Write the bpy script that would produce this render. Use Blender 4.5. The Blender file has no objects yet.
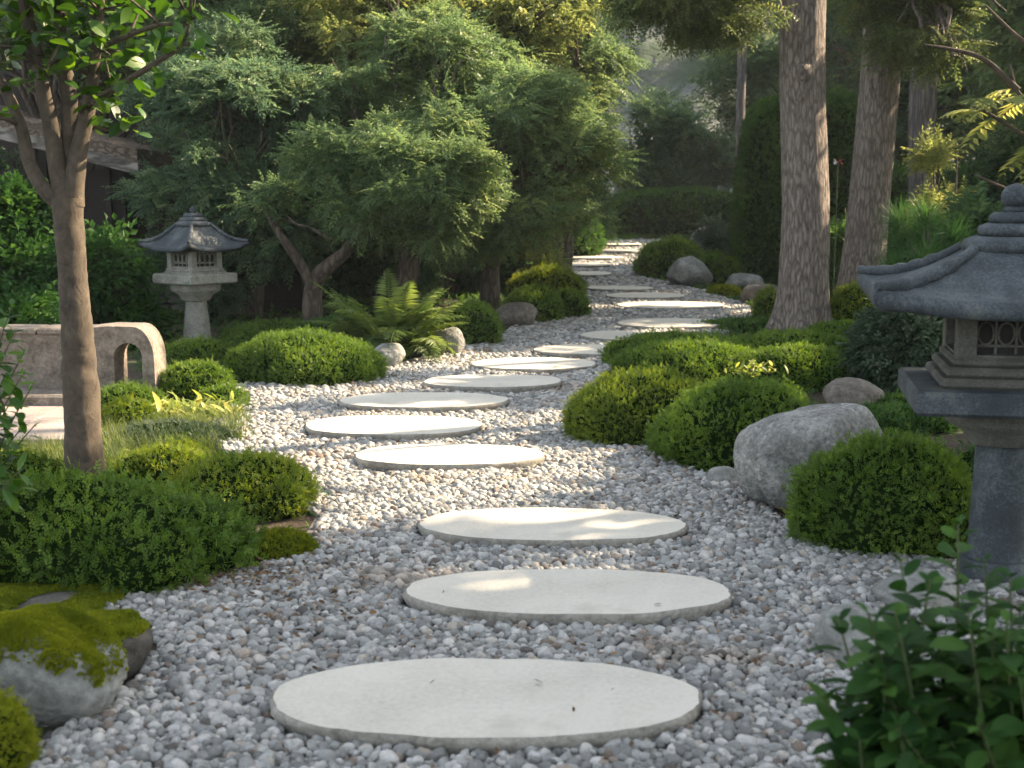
import bpy, math, random
import numpy as np
from mathutils import Vector, geometry

# ------------------------------------------------------------------ camera, world, sun
rng = np.random.default_rng(11)
random.seed(5)
SC = bpy.context.scene
COL = SC.collection
FPX, CAMZ, PITCH = 1300.0, 1.40, math.atan(189 / 1300.0)
cam_d = bpy.data.cameras.new('camera')
cam = bpy.data.objects.new('camera', cam_d)
COL.objects.link(cam)
cam.location = (0, 0, CAMZ)
cam.rotation_euler = (math.pi / 2 - PITCH, 0, 0)
cam_d.sensor_width = 36
cam_d.lens = FPX / 1024 * 36
cam_d.clip_start = 0.05
cam_d.clip_end = 600
cam_d.dof.use_dof = True
cam_d.dof.focus_distance = 7.0
cam_d.dof.aperture_fstop = 4.5
SC.camera = cam

SUN_EL, SUN_AZ = math.radians(35), math.radians(24)      # azimuth from +X towards +Y
SUN = np.array([math.cos(SUN_EL) * math.cos(SUN_AZ), math.cos(SUN_EL) * math.sin(SUN_AZ), math.sin(SUN_EL)])
W = bpy.data.worlds.new('World'); SC.world = W; W.use_nodes = True
nt = W.node_tree
sky = nt.nodes.new('ShaderNodeTexSky'); sky.sky_type = 'NISHITA'; sky.sun_disc = False
sky.sun_elevation = SUN_EL
sky.sun_rotation = math.pi / 2 - SUN_AZ
sky.air_density = 1.0; sky.dust_density = 1.5; sky.ozone_density = 1.0
bg = nt.nodes['Background']; bg.inputs['Strength'].default_value = 0.115
hs_ = nt.nodes.new('ShaderNodeHueSaturation'); hs_.inputs['Saturation'].default_value = .38
nt.links.new(sky.outputs[0], hs_.inputs['Color']); nt.links.new(hs_.outputs[0], bg.inputs['Color'])
sd = bpy.data.lights.new('sun', 'SUN'); sd.energy = 5.0; sd.angle = math.radians(0.5); sd.color = (1.0, 0.78, 0.54)
so = bpy.data.objects.new('sun', sd); COL.objects.link(so)
so.rotation_euler = Vector(-SUN).to_track_quat('-Z', 'Y').to_euler()
SC.view_settings.view_transform = 'Standard'; SC.view_settings.look = 'None'
SC.view_settings.exposure = 2.07; SC.view_settings.gamma = 1.0
SC.view_settings.use_curve_mapping = False
SC.render.engine = 'CYCLES'
SC.cycles.max_bounces = 6; SC.cycles.diffuse_bounces = 4; SC.cycles.glossy_bounces = 2
SC.cycles.transmission_bounces = 4; SC.cycles.transparent_max_bounces = 4
SC.cycles.caustics_reflective = False; SC.cycles.caustics_refractive = False
SC.cycles.use_denoising = True
SC.cycles.use_adaptive_sampling = True; SC.cycles.adaptive_threshold = 0.02
SC.cycles.sample_clamp_indirect = 6

# ------------------------------------------------------------------ geometry helpers
CP, SP = math.cos(PITCH), math.sin(PITCH)
def ray(px, py):
    u, v = (px - 512) / FPX, (384 - py) / FPX
    return np.array([u, CP + v * SP, -SP + v * CP])
def gz(y):
    y = np.asarray(y, float)
    a = 0.0017 * np.clip(y - 15, 0, 15) ** 2
    return a + 0.055 * np.clip(y - 30, 0, None)
def at(px, py):
    """the ground point seen at a photo position"""
    r = ray(px, py)
    lo, hi = 0.5, 70.0
    for _ in range(50):
        m = (lo + hi) / 2
        if CAMZ + r[2] / r[1] * m > gz(m): lo = m
        else: hi = m
    return np.array([r[0] / r[1] * lo, lo, float(gz(lo))])
def atd(px, py, Y):
    r = ray(px, py)
    return np.array([r[0] / r[1] * Y, Y, CAMZ + r[2] / r[1] * Y])
def mpp(Y): return Y / FPX     # metres per pixel, about

_K = rng.normal(size=(24, 3)); _PH = rng.uniform(0, 6.28, 24)
def noise(p, f=1.0, seed=0):
    """smooth pseudo noise about -1..1"""
    p = np.asarray(p, float) * f + seed * 7.31
    s = 0
    for i in range(8):
        k = _K[(i + seed * 3) % 24] * (1 + 0.12 * i)
        s = s + np.sin(p @ k * 1.6 + _PH[(i * 5 + seed) % 24] + 1.3 * np.sin(p[..., (i + 1) % 3] * 1.7 + i))
    return s / 4.0
def fbm(p, f=1.0, seed=0, n=4):
    s, a = 0, 1.0
    for i in range(n):
        s = s + a * noise(p, f, seed + i); f *= 2.1; a *= 0.5
    return s / 1.8
def unit(v): return v / np.maximum(np.linalg.norm(v, axis=-1, keepdims=True), 1e-9)

class Geo:
    def __init__(s): s.V = []; s.F = []; s.M = []; s.T = []; s.n = 0; s.S = []
    def add(s, v, f, mat=0, tint=0.5, smooth=True):
        v = np.asarray(v, np.float32).reshape(-1, 3); f = np.asarray(f, np.int64)
        if len(v) == 0 or len(f) == 0: return
        s.V.append(v); s.F.append(f + s.n); s.M.append(np.full(len(f), mat, np.int32))
        t = np.full(len(v), tint, np.float32) if np.isscalar(tint) else np.asarray(tint, np.float32)
        s.T.append(t); s.S.append(np.full(len(f), smooth, bool)); s.n += len(v)
    def build(s, name, mats, parent=None, loc=(0, 0, 0)):
        me = bpy.data.meshes.new(name)
        loc = np.asarray(loc, float)
        V = np.concatenate(s.V) - loc.astype(np.float32)
        me.vertices.add(len(V)); me.vertices.foreach_set('co', V.ravel())
        li = np.concatenate([f.ravel() for f in s.F]); sizes = np.concatenate([np.full(len(f), f.shape[1], np.int64) for f in s.F])
        me.loops.add(len(li)); me.loops.foreach_set('vertex_index', li.astype(np.int32))
        me.polygons.add(len(sizes))
        me.polygons.foreach_set('loop_start', np.concatenate([[0], np.cumsum(sizes)[:-1]]).astype(np.int32))
        me.polygons.foreach_set('material_index', np.concatenate(s.M))
        me.polygons.foreach_set('use_smooth', np.concatenate(s.S))
        at_ = me.attributes.new('tint', 'FLOAT', 'POINT'); at_.data.foreach_set('value', np.concatenate(s.T))
        me.update(calc_edges=True)
        for m in (mats if isinstance(mats, (list, tuple)) else [mats]): me.materials.append(m)
        o = bpy.data.objects.new(name, me); COL.objects.link(o)
        if parent is not None:
            w = np.array(parent.location) + (np.array(parent.parent.location) if parent.parent else 0)
            o.parent = parent; o.location = loc - w
        else: o.location = loc
        return o

def tag(o, label, cat=None, group=None, kind=None):
    o['label'] = label
    if cat: o['category'] = cat
    if group: o['group'] = group
    if kind: o['kind'] = kind
    return o
def thing(name, loc, label, cat, group=None):
    o = bpy.data.objects.new(name, None); COL.objects.link(o); o.location = loc; o.empty_display_size = 0.1
    return tag(o, label, cat, group)

def frames(d, up=None, roll=0.5):
    """rotation matrices with local y along d, local z about up"""
    n = len(d); d = unit(d)
    if up is None: up = np.tile([0, 0, 1.0], (n, 1))
    up = up + rng.normal(size=(n, 3)) * roll
    x = unit(np.cross(d, up)); z = np.cross(x, d)
    return np.stack([x, d, z], axis=2)
def scatter(g, tv, tf, pos, R, s, mat=0, tint=None):
    n = len(pos)
    if n == 0: return
    s = np.broadcast_to(s, (n,))
    v = np.einsum('nij,kj->nki', R, tv) * s[:, None, None] + pos[:, None, :]
    f = (np.arange(n)[:, None, None] * len(tv) + np.asarray(tf)[None]).reshape(-1, np.asarray(tf).shape[1])
    if tint is None: tint = rng.uniform(0, 1, n)
    g.add(v.reshape(-1, 3), f, mat, np.repeat(tint, len(tv)), smooth=False)

def leaf(L, Wd, fold=0.25, droop=0.15):
    v = np.array([[0, 0, 0], [Wd / 2, .45 * L, fold * Wd], [0, L, -droop * L], [-Wd / 2, .45 * L, fold * Wd]])
    return v, np.array([[0, 1, 2], [0, 2, 3]])
def bigleaf(L, Wd, fold=0.2, droop=0.3, obovate=0.0, seg=5):
    v = []; 
    for i in range(seg + 1):
        t = i / seg
        w = Wd / 2 * math.sin(math.pi * (t ** (1 + obovate))) ** 0.75 if 0 < i < seg else 0
        y = L * (0.08 + .92 * t); z = -droop * L * t * t
        for sx in (-1, 0, 1): v.append([sx * w, y, z + abs(sx) * fold * w])
    v += [[-.012 * L, 0, 0], [.012 * L, 0, 0], [0, .1 * L, 0.0]]
    f = []
    for i in range(seg):
        a = i * 3
        for q in ((a, a + 1, a + 4, a + 3), (a + 1, a + 2, a + 5, a + 4)):
            f += [[q[0], q[1], q[2]], [q[0], q[2], q[3]]]
    n = len(v) - 3; f.append([n, n + 1, n + 2])
    return np.array(v), np.array(f)
def merge(parts):
    V = []; Fs = []; n = 0
    for v, f in parts: V.append(v); Fs.append(f + n); n += len(v)
    return np.concatenate(V), np.concatenate(Fs)
def rotz(v, a):
    c, s = math.cos(a), math.sin(a); return v @ np.array([[c, s, 0], [-s, c, 0], [0, 0, 1]])
def sprig(n=7, L=1.0, leafL=.4, leafW=.2, ang=50, droop=.15, jit=.3, curl=.1):
    parts = []
    for i in range(n):
        t = (i + .5) / n
        v, f = leaf(leafL * (1 - .3 * t), leafW * (1 - .3 * t), .2, droop)
        a = math.radians(ang) * (1 if i % 2 else -1) * (1 + random.uniform(-jit, jit)) * (1.0 if i < n - 1 else 0.1)
        v = rotz(v, a) + np.array([0, t * L, -curl * t * t * L])
        parts.append((v, f))
    w = .012 * L
    parts.append((np.array([[-w, 0, 0], [w, 0, 0], [0, L, -curl * L]]), np.array([[0, 1, 2]])))
    return merge(parts)

def tube(g, pts, rad, seg=10, mat=0, rough=0.0, close=True, tint=.5, sub=1, rf=6.0):
    P = np.asarray(pts, float); r = np.asarray(rad, float) if not np.isscalar(rad) else np.full(len(P), rad)
    if sub > 1:           # catmull-rom resample
        Q, rr = [], []
        for i in range(len(P) - 1):
            p0, p1, p2, p3 = P[max(i - 1, 0)], P[i], P[i + 1], P[min(i + 2, len(P) - 1)]
            for k in range(sub):
                t = k / sub
                Q.append(.5 * ((2 * p1) + (p2 - p0) * t + (2 * p0 - 5 * p1 + 4 * p2 - p3) * t * t + (3 * p1 - p0 - 3 * p2 + p3) * t ** 3))
                rr.append(r[i] * (1 - t) + r[i + 1] * t)
        Q.append(P[-1]); rr.append(r[-1]); P = np.array(Q); r = np.array(rr)
    T = unit(np.gradient(P, axis=0))
    x = unit(np.cross(T[0], [0.13, 1, 0.21])); rings = []
    a = np.linspace(0, 2 * math.pi, seg, endpoint=False)
    for i in range(len(P)):
        x = unit(x - T[i] * np.dot(x, T[i])); y = np.cross(T[i], x)
        off = np.cos(a)[:, None] * x + np.sin(a)[:, None] * y
        rad_i = r[i]
        ring = P[i] + off * rad_i
        if rough:
            nn = fbm(ring / max(rad_i, .02) * .8 * np.array([1, 1, .35]), 1.0, 2, 3)
            ring = P[i] + off * (rad_i * (1 + rough * nn))[:, None]
        rings.append(ring)
    V = np.concatenate(rings); n = len(P)
    i = np.arange(n - 1)[:, None] * seg; j = np.arange(seg)[None]; j2 = (j + 1) % seg
    f = np.stack([i + j, i + j2, i + seg + j2, i + seg + j], -1).reshape(-1, 4)
    g.add(V, f, mat, tint)
    if close:
        for base, pt, ring in ((0, P[0], rings[0]), (n - 1, P[-1], rings[-1])):
            vv = np.concatenate([ring, [pt]]); ff = np.array([[k, (k + 1) % seg, seg] for k in range(seg)])
            g.add(vv, ff if base else ff[:, ::-1], mat, tint)
def box(g, c, h, mat=0, rot=0.0, bevel=0.0, taper=1.0, tint=.5):
    """box centred c, half sizes h, optional chamfer, top scaled by taper"""
    hx, hy, hz = h; b = bevel
    lv = [(-hz, 1 - b / hx, 1 - b / hy, 1)] if False else None
    lay = [(-hz, b), (-hz + b, 0), (hz - b, 0), (hz, b)] if b > 0 else [(-hz, 0), (hz, 0)]
    V = []; 
    for z, ins in lay:
        k = 1 + (taper - 1) * (z + hz) / (2 * hz)
        X, Y = hx * k - ins, hy * k - ins; c_ = b * .8
        if b > 0: pts = [(-X + c_, -Y), (X - c_, -Y), (X, -Y + c_), (X, Y - c_), (X - c_, Y), (-X + c_, Y), (-X, Y - c_), (-X, -Y + c_)]
        else: pts = [(-X, -Y), (X, -Y), (X, Y), (-X, Y)]
        V += [(p[0], p[1], z) for p in pts]
    n = 8 if b > 0 else 4; V = np.array(V, float); L = len(lay)
    V = rotz(V, rot) + np.asarray(c)
    F = []
    for i in range(L - 1):
        for j in range(n): F.append([i * n + j, i * n + (j + 1) % n, (i + 1) * n + (j + 1) % n, (i + 1) * n + j])
    g.add(V, F, mat, tint, smooth=False)
    k0 = list(range(n))[::-1]; k1 = [(L - 1) * n + j for j in range(n)]
    g.add(V, np.array([k0, k1]), mat, tint, smooth=False)

def icos(sub):
    t = (1 + 5 ** .5) / 2
    v = [(-1, t, 0), (1, t, 0), (-1, -t, 0), (1, -t, 0), (0, -1, t), (0, 1, t), (0, -1, -t), (0, 1, -t), (t, 0, -1), (t, 0, 1), (-t, 0, -1), (-t, 0, 1)]
    f = [(0, 11, 5), (0, 5, 1), (0, 1, 7), (0, 7, 10), (0, 10, 11), (1, 5, 9), (5, 11, 4), (11, 10, 2), (10, 7, 6), (7, 1, 8), (3, 9, 4), (3, 4, 2), (3, 2, 6), (3, 6, 8), (3, 8, 9), (4, 9, 5), (2, 4, 11), (6, 2, 10), (8, 6, 7), (9, 8, 1)]
    v = [np.array(a) / np.linalg.norm(a) for a in v]
    for _ in range(sub):
        cache = {}; nf = []
        def mid(a, b):
            k = (min(a, b), max(a, b))
            if k not in cache: m = v[a] + v[b]; v.append(m / np.linalg.norm(m)); cache[k] = len(v) - 1
            return cache[k]
        for a, b, c in f:
            ab, bc, ca = mid(a, b), mid(b, c), mid(c, a)
            nf += [(a, ab, ca), (b, bc, ab), (c, ca, bc), (ab, bc, ca)]
        f = nf
    return np.array(v), np.array(f)
ICO = {k: icos(k) for k in (1, 2, 3, 4, 5)}

# ------------------------------------------------------------------ materials
def mat_new(name):
    m = bpy.data.materials.new(name); m.use_nodes = True
    return m, m.node_tree, m.node_tree.nodes['Principled BSDF']
def ramp(nt_, stops):
    r = nt_.nodes.new('ShaderNodeValToRGB'); e = r.color_ramp.elements
    e[0].position, e[0].color = stops[0][0], (*stops[0][1], 1)
    e[1].position, e[1].color = stops[-1][0], (*stops[-1][1], 1)
    for p, c in stops[1:-1]:
        k = e.new(p); k.color = (*c, 1)
    return r
def leafmat(name, c0, c1, c2, trans=0.35, rough=0.5, spec=0.3):
    m, t, b = mat_new(name); L = t.links
    a = t.nodes.new('ShaderNodeAttribute'); a.attribute_name = 'tint'
    geo = t.nodes.new('ShaderNodeNewGeometry')
    ns = t.nodes.new('ShaderNodeTexNoise'); ns.inputs['Scale'].default_value = 2.2; ns.inputs['Detail'].default_value = 2
    L.new(geo.outputs['Position'], ns.inputs['Vector'])
    mr = t.nodes.new('ShaderNodeMapRange'); mr.inputs[1].default_value = .3; mr.inputs[2].default_value = .7; mr.inputs[3].default_value = -.22; mr.inputs[4].default_value = .22
    L.new(ns.outputs[0], mr.inputs[0])
    ad = t.nodes.new('ShaderNodeMath'); ad.operation = 'ADD'; L.new(a.outputs['Fac'], ad.inputs[0]); L.new(mr.outputs[0], ad.inputs[1])
    r = ramp(t, [(0.0, c0), (0.55, c1), (1.0, c2)]); L.new(ad.outputs[0], r.inputs[0])
    L.new(r.outputs[0], b.inputs['Base Color']); b.inputs['Roughness'].default_value = rough
    b.inputs['Specular IOR Level'].default_value = spec
    tr = t.nodes.new('ShaderNodeBsdfTranslucent')
    hs = t.nodes.new('ShaderNodeHueSaturation'); hs.inputs['Hue'].default_value = .488; hs.inputs['Saturation'].default_value = 1.1; hs.inputs['Value'].default_value = 1.7
    L.new(r.outputs[0], hs.inputs['Color']); L.new(hs.outputs[0], tr.inputs['Color'])
    mx = t.nodes.new('ShaderNodeMixShader'); mx.inputs[0].default_value = trans
    L.new(b.outputs[0], mx.inputs[1]); L.new(tr.outputs[0], mx.inputs[2])
    L.new(mx.outputs[0], t.nodes['Material Output'].inputs['Surface'])
    return m
def rockmat(name, stops, scale=6, bump=.5, rough=.85, fine=60, stain=None, stretch=(1, 1, 1), bdist=.02):
    m, t, b = mat_new(name); L = t.links
    tc = t.nodes.new('ShaderNodeTexCoord'); mp = t.nodes.new('ShaderNodeMapping'); mp.inputs['Scale'].default_value = stretch
    L.new(tc.outputs['Object'], mp.inputs['Vector'])
    def nz(s, d=6, r=.6):
        n = t.nodes.new('ShaderNodeTexNoise'); n.inputs['Scale'].default_value = s; n.inputs['Detail'].default_value = d; n.inputs['Roughness'].default_value = r
        L.new(mp.outputs[0], n.inputs['Vector']); return n
    n1, n2 = nz(scale, 8, .65), nz(fine, 4, .7)
    mx = t.nodes.new('ShaderNodeMath'); mx.operation = 'MULTIPLY_ADD'; mx.inputs[1].default_value = .45
    L.new(n2.outputs[0], mx.inputs[0])
    k = t.nodes.new('ShaderNodeMath'); k.operation = 'MULTIPLY'; k.inputs[1].default_value = .6; L.new(n1.outputs[0], k.inputs[0]); L.new(k.outputs[0], mx.inputs[2])
    r = ramp(t, stops); L.new(mx.outputs[0], r.inputs[0])
    col = r.outputs[0]
    if stain:
        n3 = nz(stain[1], 5, .6); rr = ramp(t, [(stain[2], (0, 0, 0)), (stain[2] + .12, (1, 1, 1))]); L.new(n3.outputs[0], rr.inputs[0])
        mc = t.nodes.new('ShaderNodeMixRGB'); L.new(rr.outputs[0], mc.inputs[0]); L.new(col, mc.inputs[1]); mc.inputs[2].default_value = (*stain[0], 1); col = mc.outputs[0]
    L.new(col, b.inputs['Base Color']); b.inputs['Roughness'].default_value = rough
    bp = t.nodes.new('ShaderNodeBump'); bp.inputs['Strength'].default_value = bump; bp.inputs['Distance'].default_value = bdist
    L.new(mx.outputs[0], bp.inputs['Height']); L.new(bp.outputs[0], b.inputs['Normal'])
    return m

M = {}
# foliage: deep, mid, bright leaf colours
M['mound'] = leafmat('mound_leaf', (.044, .086, .013), (.102, .182, .026), (.20, .285, .038))
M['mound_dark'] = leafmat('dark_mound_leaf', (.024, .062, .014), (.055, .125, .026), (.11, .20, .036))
M['mound_yellow'] = leafmat('yellow_mound_leaf', (.055, .10, .014), (.13, .19, .02), (.27, .29, .03))
M['mound_lime'] = leafmat('lime_mound_leaf', (.06, .105, .014), (.145, .21, .026), (.29, .32, .042))
M['tree'] = leafmat('tree_leaf', (.068, .118, .052), (.125, .192, .080), (.22, .275, .098), .43)
M['tree_yellow'] = leafmat('yellow_tree_leaf', (.105, .14, .05), (.19, .23, .075), (.34, .35, .11), .46)
M['tree_blue'] = leafmat('blue_green_leaf', (.054, .102, .058), (.10, .165, .085), (.18, .235, .108), .43)
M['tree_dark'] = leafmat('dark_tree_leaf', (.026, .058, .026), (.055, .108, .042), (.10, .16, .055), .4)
M['olive'] = leafmat('olive_leaf', (.06, .090, .034), (.11, .15, .050), (.20, .23, .07), .42)
M['glossy'] = leafmat('glossy_leaf', (.014, .044, .010), (.032, .086, .018), (.065, .138, .026), .3, .55, .12)
M['magnolia'] = leafmat('obovate_leaf', (.022, .065, .010), (.045, .115, .014), (.10, .19, .020), .35, .4, .35)
M['fern'] = leafmat('fern_leaf', (.05, .085, .02), (.10, .155, .035), (.18, .235, .055), .4)
M['grass'] = leafmat('grass_blade', (.05, .085, .02), (.11, .15, .035), (.20, .23, .06), .35)
M['vari'] = leafmat('variegated_leaf', (.06, .12, .02), (.22, .27, .05), (.55, .52, .18), .4)
M['greyleaf'] = leafmat('grey_green_leaf', (.03, .05, .03), (.06, .095, .052), (.15, .19, .12), .3)
M['needle'] = leafmat('needle', (.025, .07, .02), (.05, .13, .03), (.09, .19, .04), .3)
M['moss'] = leafmat('moss', (.085, .115, .010), (.185, .215, .016), (.30, .32, .025), .25, .8, .1)
M['litter'] = leafmat('fallen_leaf', (.05, .028, .014), (.13, .075, .035), (.26, .17, .08), .15, .7, .2)
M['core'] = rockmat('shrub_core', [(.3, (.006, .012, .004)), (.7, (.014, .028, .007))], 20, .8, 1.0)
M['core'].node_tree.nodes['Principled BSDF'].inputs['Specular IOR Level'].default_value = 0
M['soil'] = rockmat('soil', [(.3, (.022, .015, .009)), (.55, (.045, .030, .018)), (.75, (.085, .06, .038))], 5, 1.0, .95, 40, ((.02, .04, .01), 1.2, .5))
M['gravel_bed'] = rockmat('gravel_bed', [(.35, (.05, .045, .04)), (.6, (.16, .15, .14)), (.75, (.3, .29, .27))], 30, 1.0, .9, 90)
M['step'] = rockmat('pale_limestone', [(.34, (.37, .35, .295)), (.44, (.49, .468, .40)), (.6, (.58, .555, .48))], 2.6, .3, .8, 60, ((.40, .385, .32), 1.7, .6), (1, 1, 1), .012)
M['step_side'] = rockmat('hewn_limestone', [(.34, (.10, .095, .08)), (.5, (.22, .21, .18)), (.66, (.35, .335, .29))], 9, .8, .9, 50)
M['rock'] = rockmat('boulder_granite', [(.36, (.06, .062, .058)), (.46, (.15, .155, .145)), (.55, (.26, .265, .25)), (.66, (.48, .48, .46))], 5, 1.0, .9, 45, ((.12, .13, .10), 2.6, .56), (1, 1, 1), .05)
M['rock_dark'] = rockmat('dark_rock', [(.3, (.025, .024, .021)), (.5, (.06, .056, .048)), (.7, (.13, .12, .105))], 6, 1.0, .9, 30)
M['rock_brown'] = rockmat('brown_rock', [(.3, (.04, .035, .028)), (.5, (.115, .10, .082)), (.68, (.25, .225, .19))], 5, .9, .9, 30, ((.05, .065, .03), 3, .56))
M['rock_pale'] = rockmat('pale_rock', [(.3, (.09, .095, .085)), (.48, (.18, .185, .17)), (.62, (.30, .305, .285))], 4, 1.0, .9, 30, ((.10, .13, .05), 2.4, .6))
M['granite_dark'] = rockmat('weathered_granite', [(.32, (.010, .015, .018)), (.5, (.028, .037, .042)), (.64, (.09, .108, .117))], 5, .8, .75, 110, ((.10, .105, .085), 5, .58), (1, 1, 1), .006)
M['granite_warm'] = rockmat('warm_granite', [(.32, (.035, .036, .030)), (.5, (.075, .074, .062)), (.66, (.15, .145, .125))], 6, .5, .85, 110, ((.12, .14, .10), 6, .58), (1, 1, 1), .006)
M['granite_grey'] = rockmat('lichen_granite', [(.34, (.10, .10, .08)), (.48, (.20, .198, .165)), (.64, (.34, .335, .29))], 7, .6, .9, 70, ((.12, .15, .11), 7, .56), (1, 1, 1), .01)
M['sandstone'] = rockmat('rough_sandstone', [(.34, (.06, .05, .04)), (.48, (.15, .125, .10)), (.62, (.27, .23, .19))], 7, 1.0, .95, 40, ((.16, .15, .12), 4, .57))
M['paving'] = rockmat('paving', [(.3, (.17, .14, .125)), (.5, (.27, .225, .20)), (.7, (.36, .31, .28))], 2, .3, .9, 60)
M['dark'] = rockmat('shadow_wood', [(.3, (.012, .010, .009)), (.7, (.03, .025, .022))], 6, .5, .8)  # near-black, the shade inside openings put into the colour
M['hill'] = rockmat('hill_rock', [(.3, (.06, .075, .062)), (.5, (.13, .15, .135)), (.7, (.24, .255, .235))], .35, 1.0, 1.0, 3, ((.05, .09, .045), .16, .5), (1, 1, 2.5), .5)
def barkmat(name, stops, vs=(14, 14, 2.2), bump=1.0, dist=.03, vmul=1.0, crack=.30):
    m, t, b = mat_new(name); L = t.links
    tc = t.nodes.new('ShaderNodeTexCoord'); mp = t.nodes.new('ShaderNodeMapping'); mp.inputs['Scale'].default_value = tuple(q * vmul for q in vs)
    L.new(tc.outputs['Object'], mp.inputs['Vector'])
    n = t.nodes.new('ShaderNodeTexNoise'); n.inputs['Scale'].default_value = 1.6; n.inputs['Detail'].default_value = 8; n.inputs['Roughness'].default_value = .7; n.inputs['Distortion'].default_value = .6
    v = t.nodes.new('ShaderNodeTexVoronoi'); v.feature = 'DISTANCE_TO_EDGE'; v.inputs['Scale'].default_value = 1.5; v.inputs['Randomness'].default_value = 1
    L.new(mp.outputs[0], n.inputs['Vector'])
    ad = t.nodes.new('ShaderNodeMixRGB'); ad.inputs[0].default_value = .45; L.new(mp.outputs[0], ad.inputs[1]); L.new(n.outputs['Color'], ad.inputs[2])
    L.new(ad.outputs[0], v.inputs['Vector'])
    mr = t.nodes.new('ShaderNodeMapRange'); mr.inputs[2].default_value = .22; L.new(v.outputs['Distance'], mr.inputs[0])
    mu = t.nodes.new('ShaderNodeMath'); mu.operation = 'MULTIPLY_ADD'; mu.inputs[1].default_value = crack; L.new(mr.outputs[0], mu.inputs[0])
    k = t.nodes.new('ShaderNodeMath'); k.operation = 'MULTIPLY'; k.inputs[1].default_value = .72; L.new(n.outputs[0], k.inputs[0]); L.new(k.outputs[0], mu.inputs[2])
    r = ramp(t, stops); L.new(mu.outputs[0], r.inputs[0]); L.new(r.outputs[0], b.inputs['Base Color'])
    b.inputs['Roughness'].default_value = .9
    bp = t.nodes.new('ShaderNodeBump'); bp.inputs['Strength'].default_value = bump; bp.inputs['Distance'].default_value = dist
    L.new(mu.outputs[0], bp.inputs['Height']); L.new(bp.outputs[0], b.inputs['Normal'])
    return m
M['bark'] = barkmat('fissured_bark', [(.25, (.06, .05, .042)), (.45, (.18, .152, .128)), (.68, (.36, .31, .27))], (15, 15, 3.4), 1.0, .04, 1.9, .2)
M['bark_grey'] = barkmat('grey_bark', [(.25, (.06, .052, .05)), (.55, (.15, .135, .13)), (.85, (.28, .25, .24))], (17, 17, 2.2), 1, .03, 1.3)
M['bark_smooth'] = barkmat('smooth_bark', [(.25, (.035, .027, .018)), (.48, (.095, .074, .050)), (.68, (.21, .17, .12))], (9, 9, 7), .9, .012, 1.2, .05)
M['limb'] = barkmat('limb_bark', [(.2, (.03, .023, .016)), (.5, (.085, .066, .048)), (.8, (.17, .135, .10))], (16, 16, 5), .8, .01)
M['twig'] = barkmat('twig_bark', [(.2, (.03, .024, .018)), (.5, (.08, .065, .05)), (.8, (.15, .12, .09))], (20, 20, 8), .5, .01)
M['wood'] = barkmat('weathered_wood', [(.2, (.010, .008, .006)), (.5, (.026, .020, .016)), (.8, (.055, .043, .035))], (9, 2, 40), .4, .006, 1, .05)
M['board'] = barkmat('pale_board', [(.3, (.05, .045, .04)), (.5, (.13, .118, .10)), (.7, (.27, .25, .22))], (3, 9, 14), .8, .01)
M['thatch'] = barkmat('bark_thatch', [(.2, (.05, .038, .028)), (.5, (.15, .115, .085)), (.8, (.30, .25, .19))], (10, 22, 22), 1.0, .04)
M['stem'] = leafmat('green_stem', (.05, .08, .03), (.08, .10, .04), (.10, .12, .05), .1)
def simple(name, c, rough=.6):
    m, t, b = mat_new(name); b.inputs['Base Color'].default_value = (*c, 1); b.inputs['Roughness'].default_value = rough; return m
M['petal_red'] = simple('red_petal', (.5, .05, .04)); M['petal_white'] = simple('white_petal', (.75, .72, .68))
def pebblemat():
    m, t, b = mat_new('pebble'); L = t.links
    oi = t.nodes.new('ShaderNodeObjectInfo')
    r = ramp(t, [(0, (.15, .155, .148)), (.2, (.235, .24, .228)), (.45, (.31, .318, .30)), (.66, (.40, .405, .385)), (.86, (.56, .55, .52)), (.92, (.40, .36, .30)), (.97, (.20, .155, .12)), (1, (.09, .085, .08))])
    r.color_ramp.interpolation = 'LINEAR'
    L.new(oi.outputs['Random'], r.inputs[0])
    geo = t.nodes.new('ShaderNodeNewGeometry')
    # brownish drifts of grit
    n0 = t.nodes.new('ShaderNodeTexNoise'); n0.inputs['Scale'].default_value = 1.5; n0.inputs['Detail'].default_value = 4
    L.new(geo.outputs['Position'], n0.inputs['Vector'])
    r0 = ramp(t, [(.57, (0, 0, 0)), (.70, (1, 1, 1))]); L.new(n0.outputs[0], r0.inputs[0])
    k = t.nodes.new('ShaderNodeMath'); k.operation = 'MULTIPLY'; k.inputs[1].default_value = .6; L.new(r0.outputs[0], k.inputs[0])
    mc = t.nodes.new('ShaderNodeMixRGB'); mc.blend_type = 'MULTIPLY'; L.new(k.outputs[0], mc.inputs[0]); L.new(r.outputs[0], mc.inputs[1]); mc.inputs[2].default_value = (.85, .62, .42, 1)
    n = t.nodes.new('ShaderNodeTexNoise'); n.inputs['Scale'].default_value = 70; n.inputs['Detail'].default_value = 5; n.inputs['Roughness'].default_value = .7
    L.new(geo.outputs['Position'], n.inputs['Vector'])
    r2 = ramp(t, [(.3, (.62, .62, .62)), (.7, (1.0, 1.0, 1.0))]); L.new(n.outputs[0], r2.inputs[0])
    m2 = t.nodes.new('ShaderNodeMixRGB'); m2.blend_type = 'MULTIPLY'; m2.inputs[0].default_value = 1; L.new(mc.outputs[0], m2.inputs[1]); L.new(r2.outputs[0], m2.inputs[2])
    L.new(m2.outputs[0], b.inputs['Base Color']); b.inputs['Roughness'].default_value = .75
    bp = t.nodes.new('ShaderNodeBump'); bp.inputs['Strength'].default_value = .5; bp.inputs['Distance'].default_value = .004
    L.new(n.outputs[0], bp.inputs['Height']); L.new(bp.outputs[0], b.inputs['Normal'])
    return m
M['pebble'] = pebblemat()

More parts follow.
